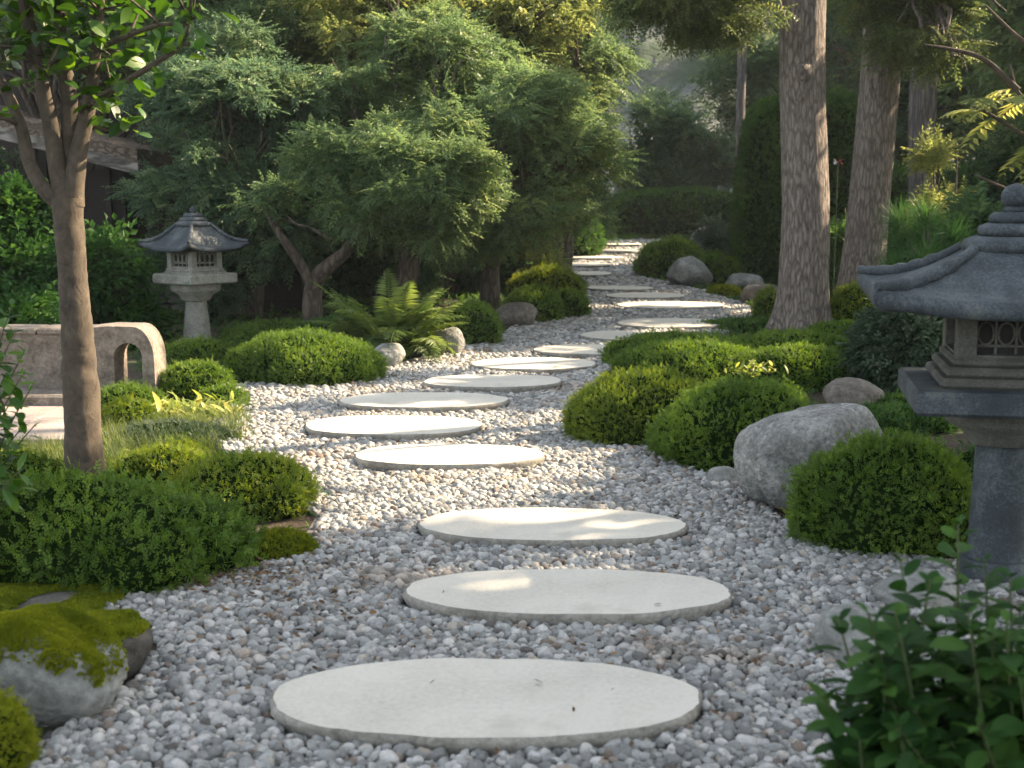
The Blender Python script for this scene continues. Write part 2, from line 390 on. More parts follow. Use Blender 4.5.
# ------------------------------------------------------------------ sun gaps: places the photo shows sunlit
GAPS = []     # (point, rx, ry)
def gap(px, py, wx, wy, Y=None):
    """wx,wy half sizes in metres of the sunlit patch round this point"""
    p = at(px, py) if Y is None else atd(px, py, Y)
    GAPS.append((p, wx, wy))
def carve(P, margin=0.0, tmin=1.6):
    keep = np.ones(len(P), bool)
    for p, wx, wy in GAPS:
        t = (P[:, 2] - p[2]) / SUN[2]
        Q = P - t[:, None] * SUN
        d = ((Q[:, 0] - p[0]) / (wx + margin)) ** 2 + ((Q[:, 1] - p[1]) / (wy + margin)) ** 2
        nn = noise(np.stack([Q[:, 0], Q[:, 1], Q[:, 1] * 0], 1), 2.0, 3)
        keep &= ~((d < 1 + .35 * nn) & (t > tmin))
    return keep
GROUND_GAPS = [
    (430, 478, .95, .62), (300, 470, .60, .75), (520, 455, .55, .35), (395, 426, .70, .32),
    (500, 600, .34, .24), (565, 594, .30, .20), (450, 592, .25, .2), (470, 522, .36, .30), (560, 520, .36, .26), (585, 563, .34, .12), (410, 395, .35, .18), (340, 470, .4, .5),
    (510, 379, .5, .25), (550, 362, .7, .3), (600, 349, .7, .3), (640, 334, .5, .3),
    (670, 308, 1.5, .55), (620, 287, .7, .5), (600, 262, 1.4, 1.2), (615, 248, 1.6, 1.6), (660, 296, .6, .3),
    (260, 395, .4, .5), (300, 400, .7, .25),
]
for a in GROUND_GAPS: gap(*a)
AIR_GAPS = [   # sunlit shrubs, crowns, trunks
    (240, 465, .45, .45, 6.4), (180, 420, .75, .6, 8.0), (100, 430, .5, .6, 7.6), (70, 440, .6, .6, 6.9), (280, 545, .15, .15, 5.3),
    (120, 500, .35, .2, 5.2), (85, 360, .22, .5, 6.3), (80, 470, .22, .3, 6.3), (70, 230, .2, .4, 6.3), (135, 365, .5, .5, 8.6),
    (60, 400, .6, .35, 8.2), (40, 425, .7, .5, 8.0),
    (150, 40, .35, .5, 6.1), (190, 15, .3, .3, 6.1),
    (310, 340, .5, .35, 9.8), (400, 310, .5, .4, 11.5), (390, 355, .2, .15, 10.6), (550, 275, .8, .5, 16.0), (515, 268, .6, .6, 17),
    (670, 378, .40, .35, 9.0), (620, 385, .25, .3, 8.8), (720, 395, .28, .2, 8.0), (745, 365, .3, .2, 9.3), (700, 345, .35, .2, 10.0),
    (870, 460, .3, .2, 6.4), (800, 420, .2, .15, 6.7), (770, 295, .3, .3, 15.5), (855, 295, .35, .4, 12.8), (870, 305, .3, .3, 12.5),
    (470, 165, .75, .9, 12.6), (440, 185, .4, .5, 12.4), (330, 165, .4, .4, 12.9), (460, 45, 1.0, 1.0, 15.5), (300, 60, .8, .9, 16), (540, 90, .6, .8, 15.5), (530, 20, .8, .8, 16),
    (590, 225, .4, .5, 14.8), (250, 30, .6, .8, 16), (400, 20, .9, .9, 16), (610, 100, .8, .8, 24),
    (735, 60, .4, .4, 12.0), (700, 50, .4, .3, 12.5), (825, 40, .18, .5, 13.3), (822, 110, .18, .5, 13.3), (820, 200, .2, .6, 13.3), (822, 290, .25, .5, 13.3),
    (900, 70, .2, .5, 15.5), (895, 160, .2, .5, 15.5), (885, 230, .2, .4, 15.5), (150, 150, .8, .8, 13.5),
    (965, 150, .5, .5, 9), (1000, 130, .5, .5, 9), (940, 180, .5, .5, 10), (920, 230, .35, .4, 10.5), (990, 60, .5, .4, 9), (870, 45, .7, .6, 12),
    (380, 60, .9, 1.1, 15), (500, 70, .8, 1.0, 15), (230, 90, .8, .9, 14.5), (560, 150, .6, .8, 15), (400, 140, .7, .8, 13), (85, 300, .4, .5, 6.0), (88, 410, .35, .5, 6.0), (75, 250, .4, .5, 6.0), (620, 60, .9, .9, 20), (350, 20, .9, .9, 17),
]
for a in AIR_GAPS: gap(*a)

# ------------------------------------------------------------------ ground, gravel, paving, hill
def inpoly(x, y, poly):
    c = np.zeros(len(x), bool); j = len(poly) - 1
    for i in range(len(poly)):
        xi, yi = poly[i]; xj, yj = poly[j]
        with np.errstate(divide='ignore', invalid='ignore'):
            c ^= ((yi > y) != (yj > y)) & (x < (xj - xi) * (y - yi) / (yj - yi) + xi)
        j = i
    return c
g = Geo()
xs = np.concatenate([np.linspace(-60, -8, 14), np.linspace(-7, 7, 57), np.linspace(8, 60, 14)])
ys = np.concatenate([np.linspace(-20, 0, 6), np.linspace(.5, 30, 90), np.linspace(31, 90, 30)])
X, Yg = np.meshgrid(xs, ys)
Z = gz(Yg)
V = np.stack([X, Yg, Z], -1).reshape(-1, 3)
nx = len(xs); ii = (np.arange(len(ys) - 1)[:, None] * nx + np.arange(nx - 1)[None]).ravel()
g.add(V, np.stack([ii, ii + 1, ii + nx + 1, ii + nx], 1))
tag(g.build('ground', M['soil']), 'dark soil under the planting', kind='structure')

# gravel outline on the ground, from where its edges meet the ground
edge_px = [(-60, 860), (10, 775), (120, 705), (165, 650), (100, 618), (130, 598), (250, 575), (310, 560), (320, 520), (290, 500), (240, 470), (205, 440), (205, 400), (235, 388),
           (300, 385), (400, 366), (470, 350), (520, 328), (560, 318), (585, 300), (588, 284), (560, 274), (548, 266), (552, 256), (575, 248), (600, 242), (664, 240),
           (650, 250), (638, 262), (640, 278), (690, 290), (740, 304), (775, 322), (720, 336), (650, 350), (600, 380), (585, 420), (660, 460), (740, 490), (800, 540), (900, 560), (990, 575), (1060, 640), (1120, 760), (1000, 860)]
GP = [tuple(at(*p)[:2]) for p in edge_px]
gx0, gx1 = min(p[0] for p in GP), max(p[0] for p in GP); gy0, gy1 = min(p[1] for p in GP), max(p[1] for p in GP)
g = Geo()
cell = .12
cx, cy = np.meshgrid(np.arange(gx0, gx1, cell), np.arange(gy0, gy1, cell)); cx, cy = cx.ravel(), cy.ravel()
k = inpoly(cx, cy, GP); cx, cy = cx[k], cy[k]; h = cell / 2
Vq = np.stack([np.stack([cx + a * h, cy + b_ * h, gz(cy + b_ * h) + .006], 1) for a, b_ in ((-1, -1), (1, -1), (1, 1), (-1, 1))], 1).reshape(-1, 3)
g.add(Vq, np.arange(len(Vq)).reshape(-1, 4))
tag(g.build('gravel_bed', M['gravel_bed']), 'grit under the loose gravel of the path', kind='structure')

# paving terrace on the left
g = Geo()
a, b_ = at(-60, 446), at(125, 446); c_, d_ = at(118, 404), at(-60, 404)
x0, x1, y0, y1 = a[0] - 1.5, at(112, 440)[0], a[1], c_[1] + .6
nxp, nyp = 4, 3
for i in range(nxp):
    for j in range(nyp):
        wx, wy = (x1 - x0) / nxp, (y1 - y0) / nyp
        box(g, (x0 + (i + .5) * wx, y0 + (j + .5) * wy, .02), (wx / 2 - .006, wy / 2 - .006, .02), bevel=.006)
tag(g.build('paving', M['paving']), 'pinkish stone paving beside the bench wall', kind='structure')

# hill
g = Geo()
xs = np.linspace(-70, 70, 400); ys = np.linspace(46, 110, 200)
X, Yg = np.meshgrid(xs, ys)
t = (Yg - 46)
Z = gz(Yg) + .62 * t + (fbm(np.stack([X, Yg, X * 0], -1), .12, 5) * 1.8 + fbm(np.stack([X, Yg, X * 0], -1), .9, 2) * .55) * np.clip(t / 6, 0, 1) + np.floor(t / 2.2 + .2 * np.sin(X * .6)) * .35 - .5
V = np.stack([X, Yg, Z], -1).reshape(-1, 3)
nx = len(xs); ii = (np.arange(len(ys) - 1)[:, None] * nx + np.arange(nx - 1)[None]).ravel()
g.add(V, np.stack([ii, ii + 1, ii + nx + 1, ii + nx], 1))
tag(g.build('hill', M['hill']), 'grey rocky hillside far behind the garden', kind='structure')

# ------------------------------------------------------------------ stepping stones
STEPS = [  # x0, x1, y_top, y_bottom of the top face, label
    (268, 703, 657, 738, 'largest pale stepping stone, nearest the camera, chipped on its front left rim'),
    (402, 734, 569, 613, 'pale oval stepping stone second from the front, sunlit on its left half'),
    (417, 688, 507, 540, 'third stepping stone from the front, wide flat oval with sun on its left end'),
    (355, 545, 443, 465, 'fourth stepping stone from the front, brightly sunlit on sunny gravel'),
    (303, 484, 415, 434, 'leftmost stepping stone of the whole path, fifth from the front'),
    (338, 510, 392, 407, 'sixth stepping stone from the front, right beyond the leftmost one'),
    (423, 562, 374, 387, 'seventh stepping stone from the front, right of the small white rock by the fern'),
    (472, 597, 357, 369, 'eighth stepping stone from the front, left of the big mound shrubs'),
    (532, 648, 344, 354, 'ninth stepping stone from the front, just before the path bends right'),
    (579, 696, 330, 340, 'tenth stepping stone from the front, touching the back of the right mound shrubs'),
    (617, 723, 318, 327, 'eleventh stepping stone from the front, shaded, before the sunny strip'),
    (617, 724, 301, 308, 'twelfth stepping stone from the front, on the bright sunlit strip of gravel'),
    (605, 685, 292, 298, 'thirteenth stepping stone from the front, just beyond the sunlit strip'),
    (585, 654, 285, 290, 'fourteenth stepping stone from the front, beside the yellow topped mounds'),
    (567, 612, 270, 276, 'small round stepping stone fifteenth from the front, left edge of the path'),
    (558, 611, 262, 266, 'sixteenth stepping stone from the front, farthest to the left of the far row'),
    (562, 624, 255, 259, 'seventeenth stepping stone from the front, wide and thin'),
    (585, 638, 250, 253, 'eighteenth stepping stone from the front, third from the far end'),
    (595, 642, 246.6, 249, 'nineteenth stepping stone from the front, second from the far end'),
    (605, 657, 241, 244.5, 'farthest stepping stone, at the foot of the dark hedge'),
]
STONES = []
TOPZ = .066
for i, (x0, x1, yt, yb, lab) in enumerate(STEPS):
    def att(px, py):   # hit the plane of the stone tops
        r = ray(px, py); Y = at(px, py)[1]
        for _ in range(8): Y = (gz(Y) + TOPZ - CAMZ) / r[2] * r[1]
        return np.array([r[0] / r[1] * Y, Y, gz(Y) + TOPZ])
    pf, pb = att((x0 + x1) / 2, yb), att((x0 + x1) / 2, yt)
    Yc = (pf[1] + pb[1]) / 2
    pl, pr = atd(x0, (yt + yb) / 2, Yc), atd(x1, (yt + yb) / 2, Yc)
    c = np.array([(pl[0] + pr[0]) / 2, Yc, gz(Yc)]); rx = (pr[0] - pl[0]) / 2; ry = min(max((pb[1] - pf[1]) / 2, .26), .55)
    STONES.append((c, rx, ry))
    n = 96 if i < 8 else 48
    a = np.linspace(0, 2 * math.pi, n, endpoint=False)
    dirs = np.stack([np.cos(a), np.sin(a), a * 0], 1)
    wob = 1 + .018 * noise(dirs, 1.6, i) + 0.006 * noise(dirs, 6, i + 1) + .003 * noise(dirs, 17, i + 2) - .010 * np.clip(noise(dirs, 11, i + 4) - .35, 0, 1)
    if i == 0: wob -= .03 * np.exp(-((a - math.radians(232)) / .05) ** 2)
    wob = wob / (np.abs(np.cos(a)) ** 2.2 + np.abs(np.sin(a)) ** 2.2) ** (1 / 2.2) * .992
    g = Geo(); rings = []
    def ring(s, z, rough=0.0, dz=0.0):
        v = np.stack([np.cos(a) * rx * s, np.sin(a) * ry * s, np.full(n, z)], 1) * np.stack([wob, wob, np.ones(n)], 1)
        if rough: v[:, :2] *= (1 + rough * fbm(v + np.array([0, 0, 3. * z]), 16, i % 5, 3))[:, None]
        if dz: v[:, 2] += dz * noise(v, 5, i % 7)
        return v
    top = [ring(.02, TOPZ), ring(.35, TOPZ, 0, .0015), ring(.7, TOPZ, 0, .002), ring(.9, TOPZ, 0, .002), ring(.985, TOPZ - .001, .001, .002)]
    V = np.concatenate(top); nr = len(top)
    def rings_faces(nr):
        ii = np.arange(nr - 1)[:, None] * n; j = np.arange(n)[None]; j2 = (j + 1) % n
        return np.stack([ii + j, ii + n + j, ii + n + j2, ii + j2], -1).reshape(-1, 4)
    g.add(V, rings_faces(nr), 0); g.add(top[0], np.arange(n)[None], 0)
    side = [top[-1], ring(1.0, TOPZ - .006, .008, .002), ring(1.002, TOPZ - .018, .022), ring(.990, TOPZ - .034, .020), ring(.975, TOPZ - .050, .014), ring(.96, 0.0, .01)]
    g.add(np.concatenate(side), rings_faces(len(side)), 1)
    loc = c.copy()
    for k in range(len(g.V)): g.V[k] = g.V[k] + loc.astype(np.float32)
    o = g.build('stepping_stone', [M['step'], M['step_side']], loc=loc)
    o.rotation_euler = (random.uniform(-.006, .006), random.uniform(-.006, .006), 0)
    tag(o, lab, 'stepping stone', 'flat oval stepping stones along the gravel path')

# ------------------------------------------------------------------ gravel (geometry nodes, uncountable)
def gravel():
    pc = bpy.data.collections.new('pebble_shapes')
    for k in range(9):
        v, f = ICO[2]; v = v.copy()
        nrm = unit(rng.normal(size=(9, 3))); hh = rng.uniform(.72, .98, 9)
        dd = v @ nrm.T
        r = np.min(np.where(dd > .05, hh / np.maximum(dd, .05), 9), axis=1); r = np.minimum(r, 1.05)
        v = v * (r * (1 + .05 * noise(v, 2.0, k)))[:, None] * np.array([1, rng.uniform(.72, .95), rng.uniform(.55, .8)])
        gg = Geo(); gg.add(v, f)
        me = gg.build('pebble_shape', M['pebble']); COL.objects.unlink(me); pc.objects.link(me)
    P = []; S = []
    def zone(ya, yb, sp, layers, size):
        for L in range(layers):
            X, Y = np.meshgrid(np.arange(gx0, gx1, sp), np.arange(ya, yb, sp)); X, Y = X.ravel(), Y.ravel()
            X = X + rng.uniform(-.55, .55, len(X)) * sp; Y = Y + rng.uniform(-.55, .55, len(Y)) * sp
            k = inpoly(X, Y, GP) & (Y > gy0)
            # only what can be near the view
            k &= np.abs(X) < Y * .46 + .6
            X, Y = X[k], Y[k]
            s = size * np.clip(rng.lognormal(0, .28, len(X)), .45, 1.75)
            P.append(np.stack([X, Y, gz(Y) + .012 + L * .011 + .010 * noise(np.stack([X, Y, X * 0], 1), 2.4, 1) + rng.uniform(-.003, .006, len(X))], 1)); S.append(s)
    zone(gy0, 6.5, .0240, 2, .0165); zone(6.5, 11, .030, 2, .0195); zone(11, 18, .042, 2, .026); zone(18, gy1, .06, 1, .040)
    P = np.concatenate(P); S = np.concatenate(S)
    keep = np.ones(len(P), bool)
    for c, rx, ry in STONES:
        d = ((P[:, 0] - c[0]) / (rx + .002)) ** 2 + ((P[:, 1] - c[1]) / (ry + .002)) ** 2
        keep &= d > 1.0
    # fringe noise at the edges: some pebbles stray
    P, S = P[keep], S[keep]
    me = bpy.data.meshes.new('gravel'); me.vertices.add(len(P)); me.vertices.foreach_set('co', P.astype(np.float32).ravel())
    def attr(n, ty, data, key='value'):
        x = me.attributes.new(n, ty, 'POINT'); x.data.foreach_set(key, data.ravel())
    attr('rot', 'FLOAT_VECTOR', np.stack([rng.normal(0, .45, len(P)), rng.normal(0, .45, len(P)), rng.uniform(0, 6.28, len(P))], 1).astype(np.float32), 'vector')
    attr('scl', 'FLOAT', S.astype(np.float32)); attr('pick', 'INT', rng.integers(0, 9, len(P)).astype(np.int32))
    me.update()
    o = bpy.data.objects.new('gravel', me); COL.objects.link(o)
    ng = bpy.data.node_groups.new('pebbles', 'GeometryNodeTree')
    ng.interface.new_socket('Geometry', in_out='INPUT', socket_type='NodeSocketGeometry')
    ng.interface.new_socket('Geometry', in_out='OUTPUT', socket_type='NodeSocketGeometry')
    N, L = ng.nodes, ng.links
    gi, go = N.new('NodeGroupInput'), N.new('NodeGroupOutput')
    ci = N.new('GeometryNodeCollectionInfo'); ci.inputs['Collection'].default_value = pc
    ci.inputs['Separate Children'].default_value = True; ci.inputs['Reset Children'].default_value = True
    ip = N.new('GeometryNodeInstanceOnPoints'); ip.inputs['Pick Instance'].default_value = True
    def na(n, ty):
        x = N.new('GeometryNodeInputNamedAttribute'); x.data_type = ty; x.inputs['Name'].default_value = n; return x.outputs['Attribute']
    L.new(gi.outputs[0], ip.inputs['Points']); L.new(ci.outputs[0], ip.inputs['Instance'])
    L.new(na('pick', 'INT'), ip.inputs['Instance Index']); L.new(na('rot', 'FLOAT_VECTOR'), ip.inputs['Rotation']); L.new(na('scl', 'FLOAT'), ip.inputs['Scale'])
    L.new(ip.outputs[0], go.inputs[0])
    md = o.modifiers.new('pebbles', 'NODES'); md.node_group = ng
    tag(o, 'loose grey and white gravel covering the garden path', 'gravel', kind='stuff')
    print('pebbles', len(P))
gravel()

# ------------------------------------------------------------------ foliage builders
SPR_SMALL = [sprig(6, 1.0, .50, .30, 55, .1) for _ in range(4)]
def mound(name, label, cat, x0, x1, ytop, ybase, mat='mound', leafm=.013, ar=.85, lobes=5, group=None, dens=1.0, rough=.07, seed=None, yoff=0.0, extra=None, Yc=None):
    """a shrub clipped into a mound; box in photo pixels says where it stands and how tall it is"""
    cxp = (x0 + x1) / 2
    if Yc is None:
        pf = at(cxp, ybase); rx = (x1 - x0) / 2 * mpp(pf[1]); Yc = pf[1] + rx * ar * .86 + yoff
    rx = (x1 - x0) / 2 * mpp(Yc) * 1.06; ry = rx * ar
    gz0 = float(gz(Yc)); zt = atd(cxp, ytop, Yc - ry * .25)[2] - gz0
    cx = atd(cxp, ybase, Yc)[0]
    zt = max(zt, .05)
    c0 = np.array([cx, Yc, gz0])
    B = [(c0 + [0, 0, zt * .26], np.array([rx * .95, ry * .95, zt * .72]))]
    for k in range(lobes):
        a = 2 * math.pi * (k + random.random() * .6) / max(lobes, 1); rr = random.uniform(.35, .58)
        f = random.uniform(.42, .6)
        B.append((c0 + [math.cos(a) * rx * rr, math.sin(a) * ry * rr, zt * .24], np.array([rx * f, ry * f, zt * (random.uniform(.78, .92) - .62 * rr)])))
    if extra: B += [(c0 + np.array(e[0]) * [rx, ry, zt], np.array(e[1]) * [rx, ry, zt]) for e in extra]
    g = Geo()
    sd_ = seed if seed is not None else int(cxp) % 17
    def surf(d, c, r, k=1.0):
        bump = 1 + rough * noise(d * r / .16, 1.0, sd_) + rough * .6 * noise(d * r / .06, 1.0, sd_ + 1)
        return c + d * r * (bump * k)[:, None]
    for c, r in B:
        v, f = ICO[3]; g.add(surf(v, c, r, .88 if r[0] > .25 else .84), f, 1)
    Ps, Ds = [], []
    for c, r in B:
        area = 4 * math.pi * (((r[0] * r[1]) ** 1.6 + (r[0] * r[2]) ** 1.6 + (r[1] * r[2]) ** 1.6) / 3) ** (1 / 1.6)
        lf = leafm; n = int(area * dens * 2.6 / (lf * lf * 1.9))
        d = unit(rng.normal(size=(n, 3)))
        depth = 1 - (rng.random(n) ** 1.2) * min(.16, .06 / r.min())
        p = surf(d, c, r, depth); nrm = unit(d / r)
        k = p[:, 2] > gz0 + .01
        for c2, r2 in B:
            if c2 is c: continue
            k &= (((p - c2) / (r2 * .93)) ** 2).sum(1) > 1
        Ps.append(p[k]); Ds.append(nrm[k])
    P, D = np.concatenate(Ps), np.concatenate(Ds)
    stick = rng.random(len(P)) < .16
    P = P + D * np.where(stick, rng.uniform(0, leafm * 2.4, len(P)), 0)[:, None]
    d = D * .9 + rng.normal(size=P.shape) * .65 + [0, 0, .35]
    R = frames(d, D, .7)
    sel = rng.integers(0, 4, len(P))
    tint = np.clip(rng.normal(.45, .2, len(P)) + .12 * noise(P, 5, 2), 0, 1)
    for q in range(4):
        tv, tf = SPR_SMALL[q]; k = sel == q
        scatter(g, tv[:], tf, P[k] - D[k] * leafm * .9, R[k], leafm * rng.uniform(1.2, 2.2, k.sum()), 0, tint[k])
    o = g.build(name, [M[mat], M['core']], loc=c0)
    return tag(o, label, cat, group)

BUSH = 'clipped mound shrubs beside the gravel path'
mound('mound_shrub', 'large dark green mound shrub behind the mossy rocks in the left foreground', 'shrub', -120, 262, 484, 602, 'mound', .019, .62, 4, BUSH, rough=.09)
mound('mound_shrub', 'bright yellow green mound shrub right of the slim tree trunk, above the moss cushion', 'shrub', 168, 318, 455, 522, 'mound_lime', .014, .8, 5, BUSH, rough=.07)
mound('moss_cushion', 'low cushion of bright moss on the gravel edge', 'moss', 240, 321, 531, 568, 'moss', .008, .8, 2, None, 1.3, .02)
mound('mound_shrub', 'broad dark green mound shrub between the left lantern and the small white rock', 'shrub', 228, 384, 330, 389, 'mound', .014, .7, 6, BUSH)
mound('mound_shrub', 'rounded green mound shrub right of the fern and its grey rock', 'shrub', 440, 502, 300, 348, 'mound', .016, .9, 3, BUSH)
mound('mound_shrub', 'larger half of the dark green mounds below the yellow topped shrub', 'shrub', 503, 562, 285, 325, 'mound', .02, .9, 3, BUSH)
mound('mound_shrub', 'smaller dark green mound right of its twin, touching the gravel bend', 'shrub', 545, 589, 288, 320, 'mound', .02, 1, 2, BUSH)
mound('mound_shrub', 'golden topped mound behind the pair of dark green mounds', 'shrub', 512, 582, 266, 300, 'mound_yellow', .022, .8, 4, BUSH, Yc=17.5)
mound('mound_shrub', 'mound shrub with a yellow lit crown, leftmost of the right side cluster', 'shrub', 567, 728, 370, 450, 'mound_lime', .014, .75, 5, BUSH)
mound('mound_shrub', 'large round mound shrub touching the left side of the big grey boulder', 'shrub', 646, 830, 379, 474, 'mound', .014, .75, 5, BUSH)
mound('mound_shrub', 'low wide mound shrub behind the right side cluster, left part', 'shrub', 600, 760, 333, 392, 'mound', .015, .7, 5, BUSH, Yc=10.6)
mound('mound_shrub', 'low wide mound shrub at the foot of the front big tree trunk', 'shrub', 720, 862, 332, 392, 'mound', .015, .7, 5, BUSH, Yc=10.8)
mound('mound_shrub', 'rounded mound shrub rising directly behind the two front right mounds', 'shrub', 610, 770, 341, 410, 'mound', .014, .7, 6, BUSH, Yc=9.7)
mound('mound_shrub', 'rounded mound shrub left of the brown weathered rock', 'shrub', 735, 860, 345, 400, 'mound', .014, .7, 6, BUSH, Yc=9.5)
mound('mound_shrub', 'dark mound shrub right of the front big trunk base', 'shrub', 800, 885, 322, 372, 'mound', .015, .8, 3, BUSH, Yc=12.0)
mound('mound_shrub', 'globe shaped green shrub in front of the right stone lantern', 'shrub', 784, 981, 436, 562, 'mound', .013, .85, 5, BUSH)
mound('mound_shrub', 'low dark ground shrub between the brown rock and the right lantern', 'shrub', 840, 960, 408, 470, 'mound_dark', .015, .8, 4, BUSH, Yc=7.8)
mound('mound_shrub', 'mossy green mound left of the far grey boulder', 'shrub', 634, 706, 238, 279, 'mound', .03, 1, 5, BUSH)
mound('mound_shrub', 'green mound right behind the far grey boulder', 'shrub', 690, 740, 252, 288, 'mound', .03, 1, 3, BUSH)
mound('mound_shrub', 'little yellow topped mound left of the front big trunk', 'shrub', 752, 784, 287, 327, 'mound_lime', .02, 1, 3, BUSH)
mound('moss_cushion', 'flat dark moss cushion between the two far rocks right of the path', 'moss', 706, 742, 285, 298, 'moss', .02, 1, 1, None, 1, .02)
mound('mound_shrub', 'clipped dark green shrub right of the arch, behind the variegated plant', 'shrub', 158, 236, 360, 405, 'mound', .015, .8, 3, BUSH)
mound('mound_shrub', 'small dark green shrub in front of the stone arch', 'shrub', 94, 166, 384, 415, 'mound', .014, .8, 3, BUSH)
mound('mound_shrub', 'small yellow green ball shrub right of the slim tree trunk', 'shrub', 98, 158, 398, 438, 'mound_yellow', .014, .9, 3, BUSH)
mound('mound_shrub', 'flat green shrub under the left stone lantern', 'shrub', 160, 238, 340, 362, 'mound', .016, .9, 4, BUSH, Yc=11.0)
mound('mound_shrub', 'flat green shrub right of the left lantern base', 'shrub', 225, 330, 322, 352, 'mound', .018, .8, 5, BUSH, Yc=12.2)
mound('mound_shrub', 'dark shrub under the fern tips, left of the fern', 'shrub', 290, 380, 318, 345, 'mound_dark', .018, .8, 5, BUSH, Yc=11.9)
mound('mound_shrub', 'yellow shrub in front of the second big trunk', 'shrub', 826, 882, 283, 322, 'mound_yellow', .018, .9, 4, BUSH, Yc=13.2)
mound('mound_shrub', 'low yellow green shrub behind the golden topped mound', 'shrub', 490, 560, 250, 290, 'mound_lime', .025, .9, 4, BUSH, Yc=20)

# ------------------------------------------------------------------ rocks
def rock(label, x0, x1, ytop, ybase, mat='rock', ar=.8, seed=0, sub=4, flat=0.0, group='boulders set among the shrubs', Yc=None, sink=.12, name='boulder', planes=16, lo=.78):
    cxp = (x0 + x1) / 2; r_ = np.random.default_rng(seed + 100)
    if Yc is None:
        pf = at(cxp, ybase); rx = (x1 - x0) / 2 * mpp(pf[1]); Yc = pf[1] + rx * ar * .8
    rx = (x1 - x0) / 2 * mpp(Yc); ry = rx * ar; g0 = float(gz(Yc))
    c0 = np.array([atd(cxp, ybase, Yc)[0], Yc, g0]); h = atd(cxp, ytop, Yc - ry * .2)[2] - g0
    v, f = ICO[sub]; v = v.copy()
    nrm = unit(r_.normal(size=(planes, 3))); hh = r_.uniform(lo, 1.0, planes)
    if flat: nrm[0] = unit(np.array([.05, .02, 1])); hh[0] = flat
    dd = v @ nrm.T; rr = np.where(dd > .05, hh / np.maximum(dd, .05), 9)
    kk = 14.0; r = -np.log(np.exp(-kk * rr).sum(1) + np.exp(-kk * 1.08)) / kk
    v = v * (r * (1 + .05 * fbm(v, 1.5, seed) + .018 * fbm(v, 6, seed + 1) - .03 * np.exp(-(noise(v, 2.2, seed + 2) / .07) ** 2)))[:, None]
    v /= np.abs(v).max(0)
    zc = h * (.5 - sink / 2); v = v * [rx, ry, h - zc] + [0, 0, zc]
    v += c0
    g = Geo(); g.add(v, f)
    o = g.build(name, M[mat], loc=c0); tag(o, label, 'rock', group)
    return o, v, f, c0
def mossy(parent, v, f, test, n, leafm=.010, c0=None, thick=.003):
    """moss part: a thin skin over the chosen faces plus short tufts"""
    c = v[f].mean(1); e1 = v[f[:, 1]] - v[f[:, 0]]; e2 = v[f[:, 2]] - v[f[:, 0]]; nn = np.cross(e1, e2); ar = np.linalg.norm(nn, axis=1); nn = unit(nn)
    k = test(c, nn)
    vn = np.zeros_like(v); 
    for q in range(3): np.add.at(vn, f[:, q], nn)
    vn = unit(vn)
    g = Geo(); g.add(v + vn * thick * (1.0 + .35 * noise(v, 22, 1))[:, None], f[k], 0, .35)
    k = test(c + np.stack([np.zeros(len(c)), np.zeros(len(c)), rng.random(len(c)) ** 2 * .06], 1), nn)
    fk = f[k]; ak = ar[k] / ar[k].sum(); pick = rng.choice(len(fk), n, p=ak)
    u, w = rng.random(n), rng.random(n); sw = u + w > 1; u[sw], w[sw] = 1 - u[sw], 1 - w[sw]
    F3 = v[fk[pick]]; P = F3[:, 0] + u[:, None] * (F3[:, 1] - F3[:, 0]) + w[:, None] * (F3[:, 2] - F3[:, 0]); N_ = nn[k][pick]
    P = P + N_ * thick * .8
    tv, tf = leaf(1, .45, .2, .1)
    tint = np.clip(.5 + .25 * noise(P, 9, 4) + rng.normal(0, .15, n), 0, 1)
    hgt = np.clip(1 + .45 * noise(P, 26, 2), .5, 1.5)
    scatter(g, tv, tf, P, frames(N_ + rng.normal(size=(n, 3)) * .55, None, .8), leafm * rng.uniform(.6, 1.5, n) * hgt, 0, tint)
    return g.build('moss', M['moss'], parent=parent, loc=np.array(parent.location))

rock('big rounded grey boulder between the two large right mounds', 729, 904, 405, 516, 'rock', .8, 3, 5, lo=.84)
rock('small pale rock at the lower left foot of the big grey boulder', 706, 742, 466, 488, 'rock_pale', .8, 4)
rock('small white rock at the foot of the fern', 371, 406, 343, 370, 'rock_pale', .9, 5)
rock('upright grey rock right behind the small white fern rock', 430, 467, 327, 358, 'rock', .8, 6)
rock('brown split boulder between two mound shrubs left of the path bend', 494, 541, 302, 330, 'rock_brown', .8, 7)
rock('grey boulder beside the far stepping stones', 667, 714, 256, 289, 'rock', .9, 8)
rock('low grey rock right of the far moss cushion', 724, 764, 273, 292, 'rock', .9, 9)
rock('tan rock at the right gravel edge, below the low grey rock', 740, 782, 282, 307, 'rock_brown', .8, 10)
rock('dome shaped far rock in front of the grey green shrub', 688, 724, 226, 262, 'rock', .9, 11, Yc=27)
rock('brown weathered rock behind the big grey boulder', 818, 884, 378, 420, 'rock_brown', .8, 12)
rock('upright dark stone at the left end of the far hedge', 614, 640, 200, 240, 'rock_brown', .8, 13, Yc=31)
rock('pale rock by the foreground leaves, with mossy face, at the right', 804, 900, 608, 672, 'rock_pale', .9, 14)[0]
rock('pale stone hidden behind the foreground leaves by the right lantern', 868, 960, 572, 618, 'rock_pale', .8, 15)
